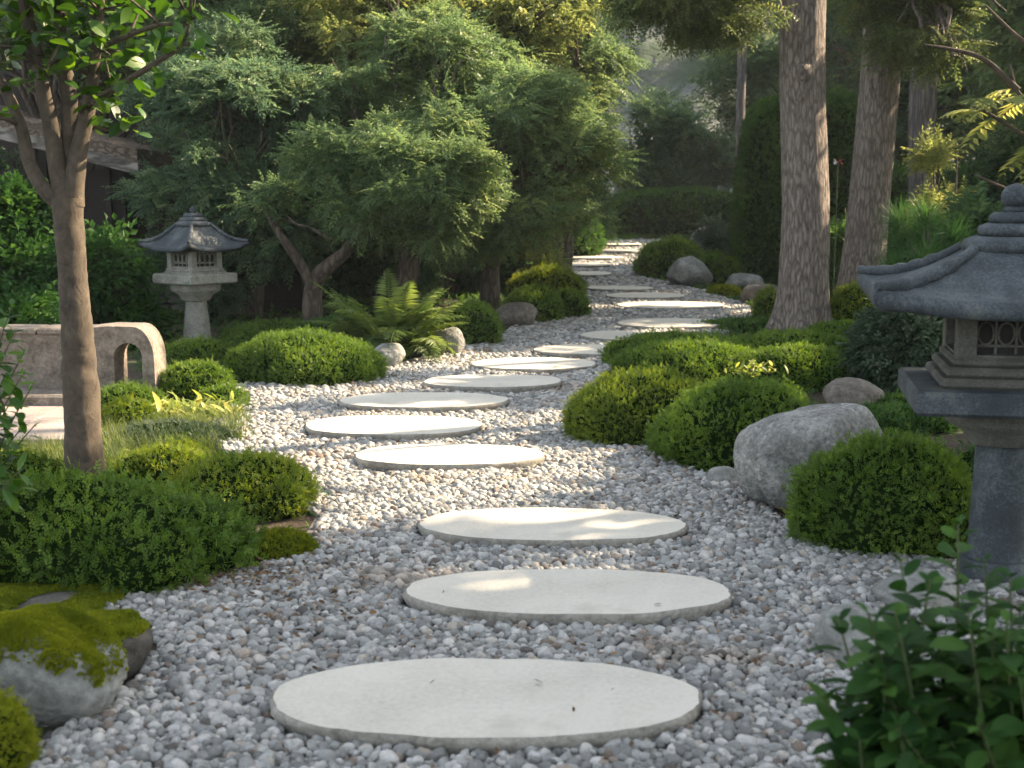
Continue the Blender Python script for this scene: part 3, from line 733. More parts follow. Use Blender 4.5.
# mossy rocks in the left foreground
o, v, f, c0 = rock('white rock capped with bright moss at the lower left corner', -55, 134, 612, 738, 'rock_pale', .62, 21, 5, sink=.05)
mossy(o, v, f, lambda c, n: (c[:, 2] > c0[2] + .262 + .05 * fbm(c, 9, 1) - .42 * np.clip(c[:, 0] - c0[0] - .06, 0, 1)), 70000, .008, thick=.005)
o, v, f, c0 = rock('flat topped dark stone block with a moss top beside the white rock', 62, 165, 616, 690, 'rock_dark', 1.1, 22, 4, .55, planes=9, lo=.72)
mossy(o, v, f, lambda c, n: (n[:, 2] > .72) & (c[:, 0] < c0[0] + .11 + .04 * noise(c, 8, 2)), 7000, .008)
o, v, f, c0 = rock('flat low stone thick with moss under the large left shrub', -40, 126, 588, 622, 'rock_dark', .7, 23, 4, .6)
mossy(o, v, f, lambda c, n: (n[:, 2] > .25) & (noise(c, 7, 3) > -.75), 12000, .009)
mound('moss_cushion', 'moss cushion cut by the left edge at the lower left corner', 'moss', -95, 42, 690, 800, 'moss', .009, .8, 2, None, 1.3, .03)

# ------------------------------------------------------------------ stone lanterns
def sq(w, z, n=8, cor=0.0, lift=0.0, rot=0.0, p=3.0):
    """one ring of a square, n points per side; cor pushes the corners out, lift raises them"""
    pts = []
    for s in range(4):
        for i in range(n):
            t = -1 + 2 * i / n
            q = abs(t) ** p
            a = s * math.pi / 2
            x, y = t * w, -w
            ex = 1 + cor * q
            pts.append((x * ex, y * ex, z + lift * q, a))
    P = np.array([(x * math.cos(a) - y * math.sin(a), x * math.sin(a) + y * math.cos(a), z) for x, y, z, a in pts])
    return rotz(P, rot)
def loft(g, rings, mat=0, cap=True, smooth=True):
    n = len(rings[0]); V = np.concatenate(rings); nr = len(rings)
    ii = np.arange(nr - 1)[:, None] * n; j = np.arange(n)[None]; j2 = (j + 1) % n
    g.add(V, np.stack([ii + j, ii + j2, ii + n + j2, ii + n + j], -1).reshape(-1, 4), mat, .5, smooth)
    if cap: g.add(rings[0], np.arange(n)[None, ::-1], mat, .5, False); g.add(rings[-1], np.arange(n)[None], mat, .5, False)
def lathe(g, prof, seg=32, mat=0, sqr=0.0, rot=0.0):
    a = np.linspace(0, 2 * math.pi, seg, endpoint=False)
    k = 1 / (np.abs(np.cos(a)) ** 6 + np.abs(np.sin(a)) ** 6) ** (1 / 6.0); k = 1 + sqr * (k - 1)
    loft(g, [rotz(np.stack([np.cos(a) * r * k, np.sin(a) * r * k, np.full(seg, z)], 1), rot) for r, z in prof], mat)
def lantern(name, label, c, rot, m, z, mats, D):
    """m = metres per pixel; z = heights; D = radii in pixels"""
    root = thing(name, c, label, 'stone lantern'); c = np.array(c, float)
    def fin(g, nm, mt, par=root):
        for k in range(len(g.V)): g.V[k] = g.V[k] + c.astype(np.float32)
        return g.build(nm, mt, parent=par, loc=c)
    hs = lambda R: R * m / math.sqrt(2)
    # finial: bulb, neck and tiers
    g = Geo(); b = D['bulb'] * m; zb = z['bulb0']; H = z['top'] - zb
    lathe(g, [(b * .5, zb - .02 * H), (b * .55, zb), (b * .9, zb + .12 * H), (b, zb + .4 * H), (b * .95, zb + .6 * H), (b * .72, zb + .82 * H), (b * .35, zb + .95 * H), (.001, z['top'])], 28)
    f = fin(g, 'finial', mats[0])
    g = Geo()
    for (R, z0, z1) in D['tiers']:
        R = R * m; h = z1 - z0
        lathe(g, [(R * .78, z0), (R * .96, z0 + h * .15), (R, z0 + h * .45), (R * .96, z0 + h * .75), (R * .74, z1)], 40, 0, .8, rot)
    fin(g, 'cap_tier', mats[0])
    # roof
    g = Geo(); w0 = hs(D['roof']); w1 = hs(D['rooftop']); ze, zt = z['eave'], z['rooftop']; rr = []
    lift = D['lift'] * m; th = D['thick'] * m; N_ = 16
    rr.append(sq(w0 * .55, ze + .1 * th, N_, 0, 0, rot))
    rr.append(sq(w0 * .93, ze - .1 * th, N_, .05, lift * .8, rot))
    rr.append(sq(w0 * .99, ze, N_, .08, lift, rot)); rr.append(sq(w0, ze + th * .5, N_, .085, lift, rot)); rr.append(sq(w0 * .985, ze + th, N_, .08, lift, rot))
    K = 14
    for k in range(1, K + 1):
        t = k / K; w = w0 * .985 * (1 - t) + w1 * t
        zz = ze + th + (zt - ze - th) * (t ** 1.55 * .75 + .25 * t)
        rr.append(sq(w, zz, N_, .08 * (1 - t) ** 2, lift * (1 - t) ** 2.5, rot))
    loft(g, rr); roof_ = fin(g, 'roof', mats[0])
    # corner ridges with a rope-like roll
    for s in range(4):
        g = Geo(); P = []; Rr = []
        for k in range(0, 40):
            t = k / 39; w = w0 * .985 * (1 - t) + w1 * t; e = 1 + .08 * (1 - t) ** 2
            zz = ze + th + (zt - ze - th) * (t ** 1.55 * .75 + .25 * t) + lift * (1 - t) ** 2.5
            p = np.array([[-w * e, -w * e, zz + D['ridge'] * m * .35]]); p = rotz(p, rot + s * math.pi / 2)[0]
            P.append(p); Rr.append(D['ridge'] * m * (.75 + (.28 * abs(math.sin(t * math.pi * 6.5)) if .12 < t < .75 else 0)) * (.75 if k == 0 else 1))
        tube(g, P, Rr, 10); fin(g, 'ridge', mats[0], roof_)
    # light chamber
    hb = hs(D['box']); z0, z1 = z['box0'], z['box1']; H = z1 - z0
    g = Geo(); pw = hb * .17
    for sx in (-1, 1):
        for sy in (-1, 1):
            p = rotz(np.array([[sx * (hb - pw), sy * (hb - pw), 0]]), rot)[0]
            box(g, (p[0], p[1], (z0 + z1) / 2), (pw, pw, H / 2), 0, rot, pw * .15)
    for s in range(4):
        a = rot + s * math.pi / 2
        for zz, hh in ((z0 + H * .09, H * .09), (z1 - H * .06, H * .06)):
            p = rotz(np.array([[0, -(hb - pw * 1.05), zz]]), a)[0]
            box(g, p, (hb - pw * 1.9, pw * .85, hh), 0, a)
    lc = fin(g, 'light_chamber', mats[1])
    g = Geo(); box(g, (0, 0, (z0 + z1) / 2), (hb * .74, hb * .74, H * .49), 0, rot); fin(g, 'inner_core', M['dark'], lc)  # near-black block stands in for the shade inside the hollow chamber
    for s in range(4):
        a = rot + s * math.pi / 2; g = Geo(); wv = hb - pw * 1.95; zc0, zc1 = z0 + H * .18, z1 - H * .12; yy = -(hb - pw * 1.2)
        def seg(p, q, r): 
            P = rotz(np.array([[p[0], yy, p[1]], [q[0], yy, q[1]]]), a); tube(g, P, r, 6)
        r = hb * .028
        hz = (zc1 - zc0)
        for i in range(-1, 2): seg((i * wv * .5, zc0), (i * wv * .5, zc1), r)
        seg((-wv, zc0 + hz * .2), (wv, zc0 + hz * .2), r); seg((-wv, zc1 - hz * .15), (wv, zc1 - hz * .15), r)
        for i in range(-2, 2):
            cxx = (i + .5) * wv * .5; aa = np.linspace(0, 2 * math.pi, 13)
            P = np.stack([cxx + np.cos(aa) * wv * .2, np.full(13, yy), (zc0 + zc1) / 2 + np.sin(aa) * hz * .27], 1)
            tube(g, rotz(P, a), r * .8, 5, close=False)
        fin(g, 'lattice', mats[1], lc)
    # mouldings, platform, bracket, shaft, foot
    g = Geo()
    for (R, za, zb_) in D['mould']:
        box(g, (0, 0, (za + zb_) / 2), (hs(R), hs(R), (zb_ - za) / 2 - .0005), 0, rot, min((zb_ - za) * .3, .01))
    fin(g, 'moulding', mats[1])
    g = Geo(); box(g, (0, 0, (z['slab0'] + z['slab1']) / 2), (hs(D['slab']), hs(D['slab']), (z['slab1'] - z['slab0']) / 2), 0, rot, .012 if m < .005 else .012)
    fin(g, 'platform', mats[2])
    g = Geo(); R = D['bracket'] * m; za, zb_ = z['br0'], z['slab0']; h = zb_ - za
    lathe(g, [(R * .55, za), (R * .62, za + h * .12), (R * .66, za + h * .3), (R * .95, za + h * .55), (R, za + h * .68), (R * .98, za + h * .8), (R * 1.02, zb_ + .001)], 40, 0, .35, rot)
    fin(g, 'bracket', mats[1])
    g = Geo(); R0, R1 = D['shaft0'] * m, D['shaft1'] * m
    lathe(g, [(R0 * 1.05, z['foot1']), (R0, z['foot1'] + .02)] + [(R0 + (R1 - R0) * t, z['foot1'] + .02 + (z['br0'] - z['foot1'] - .02) * t) for t in (.15, .35, .6, .85)] + [(R1, z['br0'] + .003)], D.get('seg', 32))
    fin(g, 'shaft', mats[2])
    g = Geo(); R = D['foot'] * m
    lathe(g, [(R, 0), (R, z['foot1'] * .7), (R * .9, z['foot1'])], 32, 0, .6, rot); fin(g, 'foot', mats[2])
    return root
# right, near
Yr = 4.6; mr_ = mpp(Yr) * 1.0; zr = lambda py: float(atd(1005, py, Yr)[2])
lantern('stone_lantern', 'large dark blue grey stone lantern cut by the right edge, ball finial on top', (atd(1005, 400, Yr)[0], Yr, 0), -math.radians(11.6), mr_,
        dict(top=zr(183), bulb0=zr(207), eave=zr(309), rooftop=zr(250), box0=zr(360), box1=zr(302), slab0=zr(404), slab1=zr(381), br0=zr(442), foot1=.10),
        (M['granite_dark'], M['granite_warm'], M['granite_dark']),
        dict(bulb=14.5, tiers=[(11, zr(213), zr(206)), (24, zr(224), zr(212)), (34, zr(237), zr(223)), (48, zr(254), zr(236))], roof=186, rooftop=60, lift=13, thick=15, ridge=7,
             box=80, mould=[(84, zr(361), zr(352)), (93, zr(371), zr(361)), (101, zr(381), zr(371))], slab=137, bracket=60, shaft0=29, shaft1=26, foot=38, seg=32))
Yl = at(200, 350)[1] + .3; ml_ = mpp(Yl); zl = lambda py: float(atd(196, py, Yl)[2])
lantern('stone_lantern', 'pale weathered stone lantern standing left behind the broad mound shrub', (atd(196, 300, Yl)[0], Yl, 0), math.radians(45 + 8), ml_,
        dict(top=zl(206), bulb0=zl(214), eave=zl(251), rooftop=zl(224), box0=zl(270), box1=zl(247), slab0=zl(283), slab1=zl(273), br0=zl(300), foot1=zl(340)),
        (M['granite_dark'], M['granite_grey'], M['granite_grey']),
        dict(bulb=3.2, tiers=[(8, zl(218), zl(213)), (11, zl(222), zl(217)), (15, zl(227), zl(221))], roof=50, rooftop=16, lift=6, thick=3.5, ridge=2.4,
             box=27, mould=[(29, zl(271.5), zl(268)), (31, zl(274), zl(271))], slab=42, bracket=23, shaft0=14.5, shaft1=10.5, foot=20, seg=8))
# ------------------------------------------------------------------ bench wall with arch
Yw = at(60, 412)[1] + .35
root = thing('bench_wall', (atd(60, 400, Yw)[0], Yw, 0), 'low sandstone wall with bench seat and arched opening beside the slim tree', 'wall')
def extr(g, outer, holes, y0, y1, mat=0):
    """polygon in the XZ plane with holes, extruded from y0 to y1"""
    loops = [outer] + holes
    tri = geometry.tessellate_polygon([[Vector((p[0], p[1], 0)) for p in L] for L in loops])
    flat = [p for L in loops for p in L]
    F_ = np.array([[p[0], y0, p[1]] for p in flat]); B_ = np.array([[p[0], y1, p[1]] for p in flat])
    g.add(F_, np.array(tri), mat, .5, False); g.add(B_, np.array(tri)[:, ::-1], mat, .5, False)
    for L in loops:
        n = len(L); V = np.array([[p[0], y0, p[1]] for p in L] + [[p[0], y1, p[1]] for p in L])
        g.add(V, np.array([[i, (i + 1) % n, n + (i + 1) % n, n + i] for i in range(n)]), mat, .5, False)
px = lambda x, y: (float(atd(x, 370, Yw)[0]), float(atd(x, y, Yw)[2]))
xL = px(-120, 0)[0]; zTop = px(0, 334)[1]; xJ = px(92, 0)[0]
g = Geo()
top = []
for i in range(13):
    x = xL + (xJ - xL) * i / 12; top.append((x, zTop + .006 * math.sin(i * 2.1) - .004 * (i % 2)))
extr(g, [(xL, -.02), (xJ, -.02)] + top[::-1], [], Yw, Yw + .26)
g.build('back_wall', M['sandstone'], parent=root, loc=np.array(root.location))
g = Geo(); x0, x1 = xJ + .002, px(157, 0)[0]; zA = px(0, 326)[1]
oc = [(x1, -.02), (x1, px(0, 368)[1])]
for k in range(9):
    a = math.pi / 2 * k / 8; oc.append((px(137, 0)[0] + (x1 - px(137, 0)[0]) * math.cos(a), px(0, 360)[1] + (zA - px(0, 360)[1]) * math.sin(a)))
oc += [(px(110, 0)[0], zA + .004), (x0, zA - .008), (x0, -.02)]
ha0, ha1 = px(117, 0)[0], px(145, 0)[0]; hz0, hz1 = .03, px(0, 356)[1]; hc = (ha0 + ha1) / 2; hr = (ha1 - ha0) / 2
hole = [(ha0, hz0), (ha1, hz0)] + [(hc + hr * math.cos(a), hz1 + hr * 1.0 * math.sin(a)) for a in np.linspace(0, math.pi, 13)]
extr(g, oc[::-1] if False else oc, [hole], Yw - .06, Yw + .24)
g.build('arch', M['sandstone'], parent=root, loc=np.array(root.location))
g = Geo(); w4 = (xJ - xL) / 4
for i in range(4): box(g, (xL + (i + .5) * w4, Yw + .13, zTop + .018), (w4 / 2 - .004, .15, .022), 0, random.uniform(-.006, .006), .01)
g.build('coping', M['sandstone'], parent=root, loc=np.array(root.location))
g = Geo(); zs = atd(0, 394, Yw - .28)[2]
box(g, ((xL + px(98, 0)[0]) / 2 - .02, Yw - .17, zs / 2), ((px(98, 0)[0] - xL) / 2, .165, zs / 2), 0, 0, .015)
g.build('seat', M['sandstone'], parent=root, loc=np.array(root.location))

# ------------------------------------------------------------------ buildings at the back left
Yh = 14.6
bx_ = lambda x, y, Y=Yh: atd(x, y, Y)
fx = lambda x, py, Y: float(atd(x, py, Y)[0])
fz = lambda y, Y: float(atd(512, y, Y)[2])
root = thing('garden_shed', (bx_(20, 300)[0], Yh, 0), 'low dark garden shed with bark roof and pale verge board at the left', 'building')
g = Geo(); xa, xb = bx_(-170, 220)[0], bx_(118, 220)[0]; zt_ = bx_(60, 160)[2]
box(g, ((xa + xb) / 2, Yh + 1.2, zt_ / 2 - .05), ((xb - xa) / 2, .9, zt_ / 2 - .05), 0)
g.build('wall', M['wood'], parent=root, loc=np.array(root.location))
g = Geo()
for i in range(9):
    xx = xa + (xb - xa) * (i + .5) / 9; box(g, (xx, Yh + .27, zt_ / 2), (.035, .028, zt_ / 2), 0, 0, .006)
g.build('post', M['wood'], parent=root, loc=np.array(root.location))
A, B_ = bx_(-190, 80), bx_(142, 166)
def slope_slab(g, A, B_, ya, yb, t0, t1, mat=0, jag=0.0, nseg=24):
    """sloping slab from A to B (XZ), between ya and yb; t0,t1 offsets below and above"""
    T = np.linspace(0, 1, nseg + 1); X = A[0] + (B_[0] - A[0]) * T; Z = A[2] + (B_[2] - A[2]) * T
    j = jag * rng.normal(size=nseg + 1)
    rings = [np.array([[x, ya + jag * rng.normal(), z + t0], [x, yb, z + t0], [x, yb, z + t1 + q], [x, ya + jag * rng.normal(), z + t1 + q]]) for x, z, q in zip(X, Z, j)]
    V = np.concatenate(rings); F_ = []
    for i in range(nseg):
        for k in range(4): F_.append([i * 4 + k, i * 4 + (k + 1) % 4, i * 4 + 4 + (k + 1) % 4, i * 4 + 4 + k])
    g.add(V, F_, mat, .5, False); g.add(rings[0], [[0, 1, 2, 3]], mat, .5, False); g.add(rings[-1], [[3, 2, 1, 0]], mat, .5, False)
g = Geo(); slope_slab(g, A, B_, Yh - .1, Yh + 2.4, .0, .05); slope_slab(g, A, B_ - [.04, 0, 0], Yh - .02, Yh + 2.3, .055, .16, 0, .022, 40)
g.build('roof', M['thatch'], parent=root, loc=np.array(root.location))
g = Geo(); slope_slab(g, A, B_, Yh - .16, Yh - .11, -.10, .03); g.build('verge_board', M['board'], parent=root, loc=np.array(root.location))

Yv = 15.5
vx = lambda x, y: np.array([atd(x, 280, Yv)[0], Yv, atd(x, y, Yv)[2]])
root = thing('garden_wall', (vx(255, 300)[0], Yv, 0), 'rough stone wall with a dark slatted gate behind the left lantern', 'wall')
g = Geo()
def coursed(g, x0, x1, z1, y):
    z = 0
    while z < z1:
        h = random.uniform(.10, .17); x = x0
        while x < x1:
            w = random.uniform(.16, .38); w = min(w, x1 - x)
            if w > .03: box(g, (x + w / 2, y + random.uniform(-.012, .012), z + h / 2), (w / 2 - .006, .12, h / 2 - .005), 0, 0, .012)
            x += w
        z += h
coursed(g, vx(150, 0)[0], vx(246, 0)[0], vx(0, 235)[2], Yv)
g.build('stonework', M['granite_grey'], parent=root, loc=np.array(root.location))
g = Geo(); gx_, gX = vx(247, 0)[0], vx(301, 0)[0]; gT = vx(0, 246)[2]
box(g, ((gx_ + gX) / 2, Yv + .06, gT / 2), ((gX - gx_) / 2, .02, gT / 2), 0)
gt = g.build('gate', M['dark'], parent=root, loc=np.array(root.location))
g = Geo()
for i in range(5): box(g, (gx_ + (gX - gx_) * i / 4, Yv + .02, gT / 2), (.014, .014, gT / 2), 0)
for zz in np.linspace(.15, gT - .03, 5): box(g, ((gx_ + gX) / 2, Yv - .008, zz), ((gX - gx_) / 2 + .01, .012, .014), 0)
o = g.build('slat', M['wood'], loc=np.array(root.location)); o.parent = gt; o.location = (0, 0, 0)

Yb = 21.5
root = thing('house', (atd(60, 100, Yb)[0], Yb, 0), 'brown timber house wall glimpsed through leaves at the top left', 'building')
g = Geo(); xa, xb = atd(-260, 0, Yb)[0], atd(238, 0, Yb)[0]
box(g, ((xa + xb) / 2, Yb + 2.5, 3.2), ((xb - xa) / 2, 2.5, 3.2)); g.build('wall', M['wood'], parent=root, loc=np.array(root.location))
for i, xx in enumerate(np.linspace(xa + .1, xb - .08, 8)):
    g = Geo(); box(g, (xx, Yb - .06, 3.2), (.09, .055, 3.2), 0, 0, .01); g.build('post', M['wood'], parent=root, loc=np.array(root.location))
for i in range(5):
    xx = xa + (xb - xa) * (i + .5) / 5
    g = Geo(); box(g, (xx, Yb - .02, 3.9), (.5, .03, .6)); w_ = g.build('window', M['dark'], parent=root, loc=np.array(root.location))
g = Geo(); slope_slab(g, np.array([xa - .5, 0, 6.35]), np.array([xb + .5, 0, 6.35]), Yb - .9, Yb + 5.6, 0, .25, 0, .02); g.build('roof', M['thatch'], parent=root, loc=np.array(root.location))

# ------------------------------------------------------------------ trees
SPR_TREE = [sprig(9, 1.0, .34, .16, 55, .2, .4, .15) for _ in range(4)]
SPR_FINE = [sprig(12, 1.0, .24, .11, 60, .2, .4, .2) for _ in range(4)]
def bez(a, b, c, n):
    t = np.linspace(0, 1, n)[:, None]; return (1 - t) ** 2 * a + 2 * t * (1 - t) * b + t * t * c
def crown_pads(g, pads, size, count, sp, droop=.25, carveit=False, flat=.5, fill=1.0):
    """pads: (centre, radii); sprigs through each pad, thicker towards its top and rim"""
    vol = np.array([(r[0] * r[1] + r[0] * r[2] + r[1] * r[2]) for c, r in pads]); vol = vol / vol.sum()
    for (c, r), w in zip(pads, vol):
        n = int(count * w) + 1
        d = unit(rng.normal(size=(n, 3))); rad = rng.random(n) ** .42
        rag = 1 + .30 * noise(d * 2.3 + c, 1.0, 4) + .16 * noise(d * 6 + c, 1.0, 6)
        P = c + d * r * (rad * rag)[:, None]
        # smaller sprays standing off the pad's rim
        ns = 9; sc_ = unit(rng.normal(size=(ns, 3)) * [1, 1, .8]); sk = rng.integers(0, ns, n); far_ = rng.random(n) < .42
        Ps = c + sc_[sk] * r * 1.0 + d * r * (rad[:, None] * np.array([.42, .42, .34]))
        P = np.where(far_[:, None], Ps, P)
        # little clumps and gaps
        kk = noise(P / size * .23, 1.0, 5) > -.45
        P, d = P[kk], d[kk]
        kk = carve(P, size * (.62 if carveit else .5), .3 if carveit == 2 else 1.6); P, d = P[kk], d[kk]  # leaves between the sun and each lit patch are left out
        out = d * [1, 1, flat] + rng.normal(size=d.shape) * .35 - [0, 0, droop]
        tint = np.clip(rng.normal(.45, .22, len(P)) + .1 * noise(P, 1.5, 7), 0, 1)
        sel = rng.integers(0, len(sp), len(P)); R = frames(out, None, .35)
        for q in range(len(sp)):
            k = sel == q; scatter(g, sp[q][0], sp[q][1], P[k], R[k], size * rng.uniform(.7, 1.35, k.sum()), 0, tint[k])
def pads_in(x0, x1, y0, y1, Y, dep, n, pr=(.45, .8), fl=.45, seed=0, hollow=.0):
    """n pads spread over a photo box at depth Y"""
    r_ = np.random.default_rng(seed); out = []
    a, b = atd(x0, y1, Y), atd(x1, y0, Y); c = (a + b) / 2; h = (b - a) / 2
    for k in range(n):
        while True:
            u = r_.uniform(-1, 1, 3)
            if hollow < (u ** 2).sum() < 1: break
        s = r_.uniform(*pr)
        out.append((np.array([c[0] + u[0] * h[0] * .9, Y + u[1] * dep, c[2] + u[2] * h[2] * .9]), np.array([s, s * .9, s * fl * r_.uniform(.8, 1.3)])))
    return out
def tree(name, label, base, tr, pads, mat, size, count, sp=None, bark='limb', forks=2, group=None, carveit=False, twigs=3, trunk_pts=None, droop=.10, lim=None, seg=10, flat=.5, fork_at=(.3, .65)):
    base = np.array(base, float); root = thing(name, base, label, 'tree', group)
    C = np.mean([p[0] for p in pads], 0); top = max(p[0][2] for p in pads)
    g = Geo()
    if trunk_pts is None:
        h = (C[2] - base[2])
        trunk_pts = [base + [0, 0, -.05], base + [.05 * tr * 8, 0, h * .25], base * .75 + C * .25 + [0, 0, 0], base * .45 + C * .55, np.array([C[0], C[1], (C[2] + top) / 2])]
        trunk_pts[2][2] = base[2] + h * .5; trunk_pts[3][2] = base[2] + h * .85
        rads = [tr * 1.25, tr, tr * .85, tr * .6, tr * .25]
    else: trunk_pts, rads = trunk_pts
    tube(g, trunk_pts, rads, seg, 0, .10, sub=5)
    TP = np.array(trunk_pts)
    def on(t):
        t = t * (len(TP) - 1); i = min(int(t), len(TP) - 2); return TP[i] * (1 - (t - i)) + TP[i + 1] * (t - i)
    for k, (c, r) in enumerate(pads):
        t = random.uniform(*fork_at); s = on(t)
        midp = (s + c) / 2 + np.array([0, 0, -.12 * np.linalg.norm(c - s)]) + rng.normal(size=3) * .08 * np.linalg.norm(c - s)
        q = bez(s, midp, c, 9); q[2:-1] += rng.normal(size=(6, 3)) * .02 * np.linalg.norm(c - s)
        if carveit and not carve(q, .25, 1.0).all(): continue
        tube(g, q, np.linspace(tr * .45, tr * .10, 9), 7, 0, .05)
        for _ in range(twigs):
            e = c + unit(rng.normal(size=3)) * r * .8; e2 = bez(q[5 + random.randrange(3)], (q[7] + e) / 2 + rng.normal(size=3) * .05, e, 6)
            tube(g, e2, np.linspace(tr * .12, tr * .035, 6), 5)
    g.build('trunk', M[bark], parent=root, loc=base)
    g = Geo(); crown_pads(g, pads, size, count, sp or SPR_TREE, droop, carveit, flat)
    g.build('crown', M[mat], parent=root, loc=base)
    return root

BACK = 'leafy garden trees behind the shrubs'
# low spreading tree in front, twisted trunk
b0 = np.array([atd(313, 320, 13.2)[0], 13.2, 0.0])
tp = ([b0, atd(313, 290, 13.2), atd(322, 272, 13.1), atd(345, 252, 13.0), atd(356, 232, 12.9), atd(368, 212, 12.8), atd(386, 190, 12.8)], [.12, .095, .08, .06, .052, .042, .025])
P1 = pads_in(300, 500, 112, 246, 12.8, .8, 30, (.20, .36), .6, 3)
r1 = tree('spreading_tree', 'low spreading tree with a forked twisted trunk behind the fern, sunlit crown tips', b0, .06, P1 + [(atd(262, 205, 13), np.array([.22, .25, .11])), (atd(285, 192, 13), np.array([.2, .2, .1]))], 'tree', .135, 15500, trunk_pts=tp, group=BACK, fork_at=(.55, .95), twigs=3)
g = Geo(); tube(g, [atd(313, 288, 13.15), atd(303, 268, 13.1), atd(288, 246, 13.0), atd(272, 222, 13), atd(262, 205, 13)], [.07, .055, .045, .03, .012], 9, 0, .1, sub=5)
g.build('limb', M['limb'], parent=r1, loc=np.array(r1.location))
tree('leafy_tree', 'blue green tree with drooping layered foliage behind the left lantern', (atd(250, 300, 15)[0], 15, 0), .12, pads_in(135, 345, 30, 315, 14.6, 1.0, 46, (.28, .52), .6, 5), 'tree_blue', .16, 25000, group=BACK)
tree('leafy_tree', 'leafy tree with dark leaning trunk right behind the fern', (atd(402, 300, 14.4)[0], 14.4, 0), .13, pads_in(300, 545, 0, 250, 15.3, 1.0, 46, (.28, .54), .6, 6), 'tree', .16, 25000, group=BACK,
     trunk_pts=([np.array([atd(397, 320, 14.4)[0], 14.4, 0.]), atd(404, 290, 14.4), atd(410, 255, 14.5), atd(400, 225, 14.6), atd(410, 180, 15), atd(420, 120, 15.3)], [.15, .13, .12, .11, .09, .05]))
tree('leafy_tree', 'broad tree leaning over the path bend with arching boughs', (atd(491, 305, 15.2)[0], 15.2, 0), .12, pads_in(432, 592, 60, 258, 15.0, 1.2, 38, (.26, .50), .55, 7), 'tree', .16, 20000, group=BACK,
     trunk_pts=([np.array([atd(490, 310, 15.2)[0], 15.2, 0.]), atd(490, 280, 15.2), atd(492, 250, 15.2), atd(500, 220, 15.1), atd(515, 180, 15)], [.13, .11, .10, .09, .05]))
tree('tall_tree', 'tall tree with yellowish upper crown in the middle of the tree group', (atd(440, 290, 18)[0], 18, .02), .18, pads_in(300, 590, -190, 160, 17.2, 1.6, 60, (.40, .75), .45, 8), 'tree_yellow', .19, 31000, group=BACK, flat=.4)
tree('tall_tree', 'tall green tree above the blue green tree, left of the yellowish one', (atd(230, 290, 19)[0], 19, .03), .16, pads_in(170, 390, -190, 130, 18, 1.5, 48, (.4, .7), .45, 9), 'tree', .20, 20000, group=BACK)
tree('tall_tree', 'slender tall tree at the right end of the middle tree group', (atd(560, 270, 21)[0], 21, .06), .15, pads_in(480, 612, -120, 210, 20, 1.5, 42, (.4, .7), .45, 10), 'tree', .2, 19000, group=BACK)

tree('leafy_tree', 'leafy green tree behind the slim tree, in front of the timber house', (atd(70, 290, 17.5)[0], 17.5, .01), .13, pads_in(-60, 185, -160, 105, 17.5, 1.2, 40, (.4, .65), .45, 12), 'tree', .2, 14000, group=BACK)
# dark wood beyond: each tree its own
FAR = 'dark trees of the far woodland edge'
far = [(60, 26, 'dark far tree above the garden shed roof'), (180, 27, 'dark far tree behind the tall green tree'), (330, 28, 'dark far tree left of centre behind the middle trees'), (450, 27, 'dark far tree behind the yellowish tall tree'),
       (478, 34, 'dark far tree left of the grey hillside gap'), (810, 36, 'dark far tree between the two big trunks'), (900, 33, 'dark far tree behind the right big trunk'), (1000, 32, 'dark far tree above the right stone lantern')]
for i, (x, Y, lab) in enumerate(far):
    w = 2.6
    c = atd(x, 60, Y); b = np.array([c[0], Y, float(gz(Y))])
    pads = []
    for k in range(22):
        u = unit(rng.normal(size=3)) * rng.random() ** .4
        pads.append((np.array([c[0] + u[0] * 2.9, Y + u[1] * 1.5, b[2] + 4.1 + u[2] * 3.6]), np.array([1.1, 1.0, .7]) * random.uniform(.8, 1.25)))
    tree('woodland_tree', lab, b, .22, pads, ['tree_dark', 'tree_blue', 'tree_dark'][i % 3], .34, 7500, SPR_TREE, group=FAR, twigs=1, seg=8)

# hillside trees in haze
for i, (x, Y) in enumerate([(545, 50), (735, 53), (790, 49), (870, 50), (480, 52)]):
    c = atd(x, 60, Y); b = np.array([c[0], Y, float(gz(Y)) + .62 * (Y - 46) - 1.0]); pads = []
    for k in range(9):
        u = unit(rng.normal(size=3)) * rng.random() ** .4
        pads.append((b + [u[0] * 1.8, u[1] * 1.5, 3.4 + u[2] * 2.0], np.array([1.1, 1.0, .7]) * random.uniform(.8, 1.2)))
    tree('hillside_tree', ['round tree on the hillside left of the rocky gap', 'pale tree on the hillside above the round blue green shrub', 'hillside tree left of the front big trunk', 'hillside tree right of the front big trunk', 'hillside tree behind the tall yellowish tree'][i], b, .2, pads, 'greyleaf', .36, 2500, group='trees on the hillside', twigs=0, seg=8)

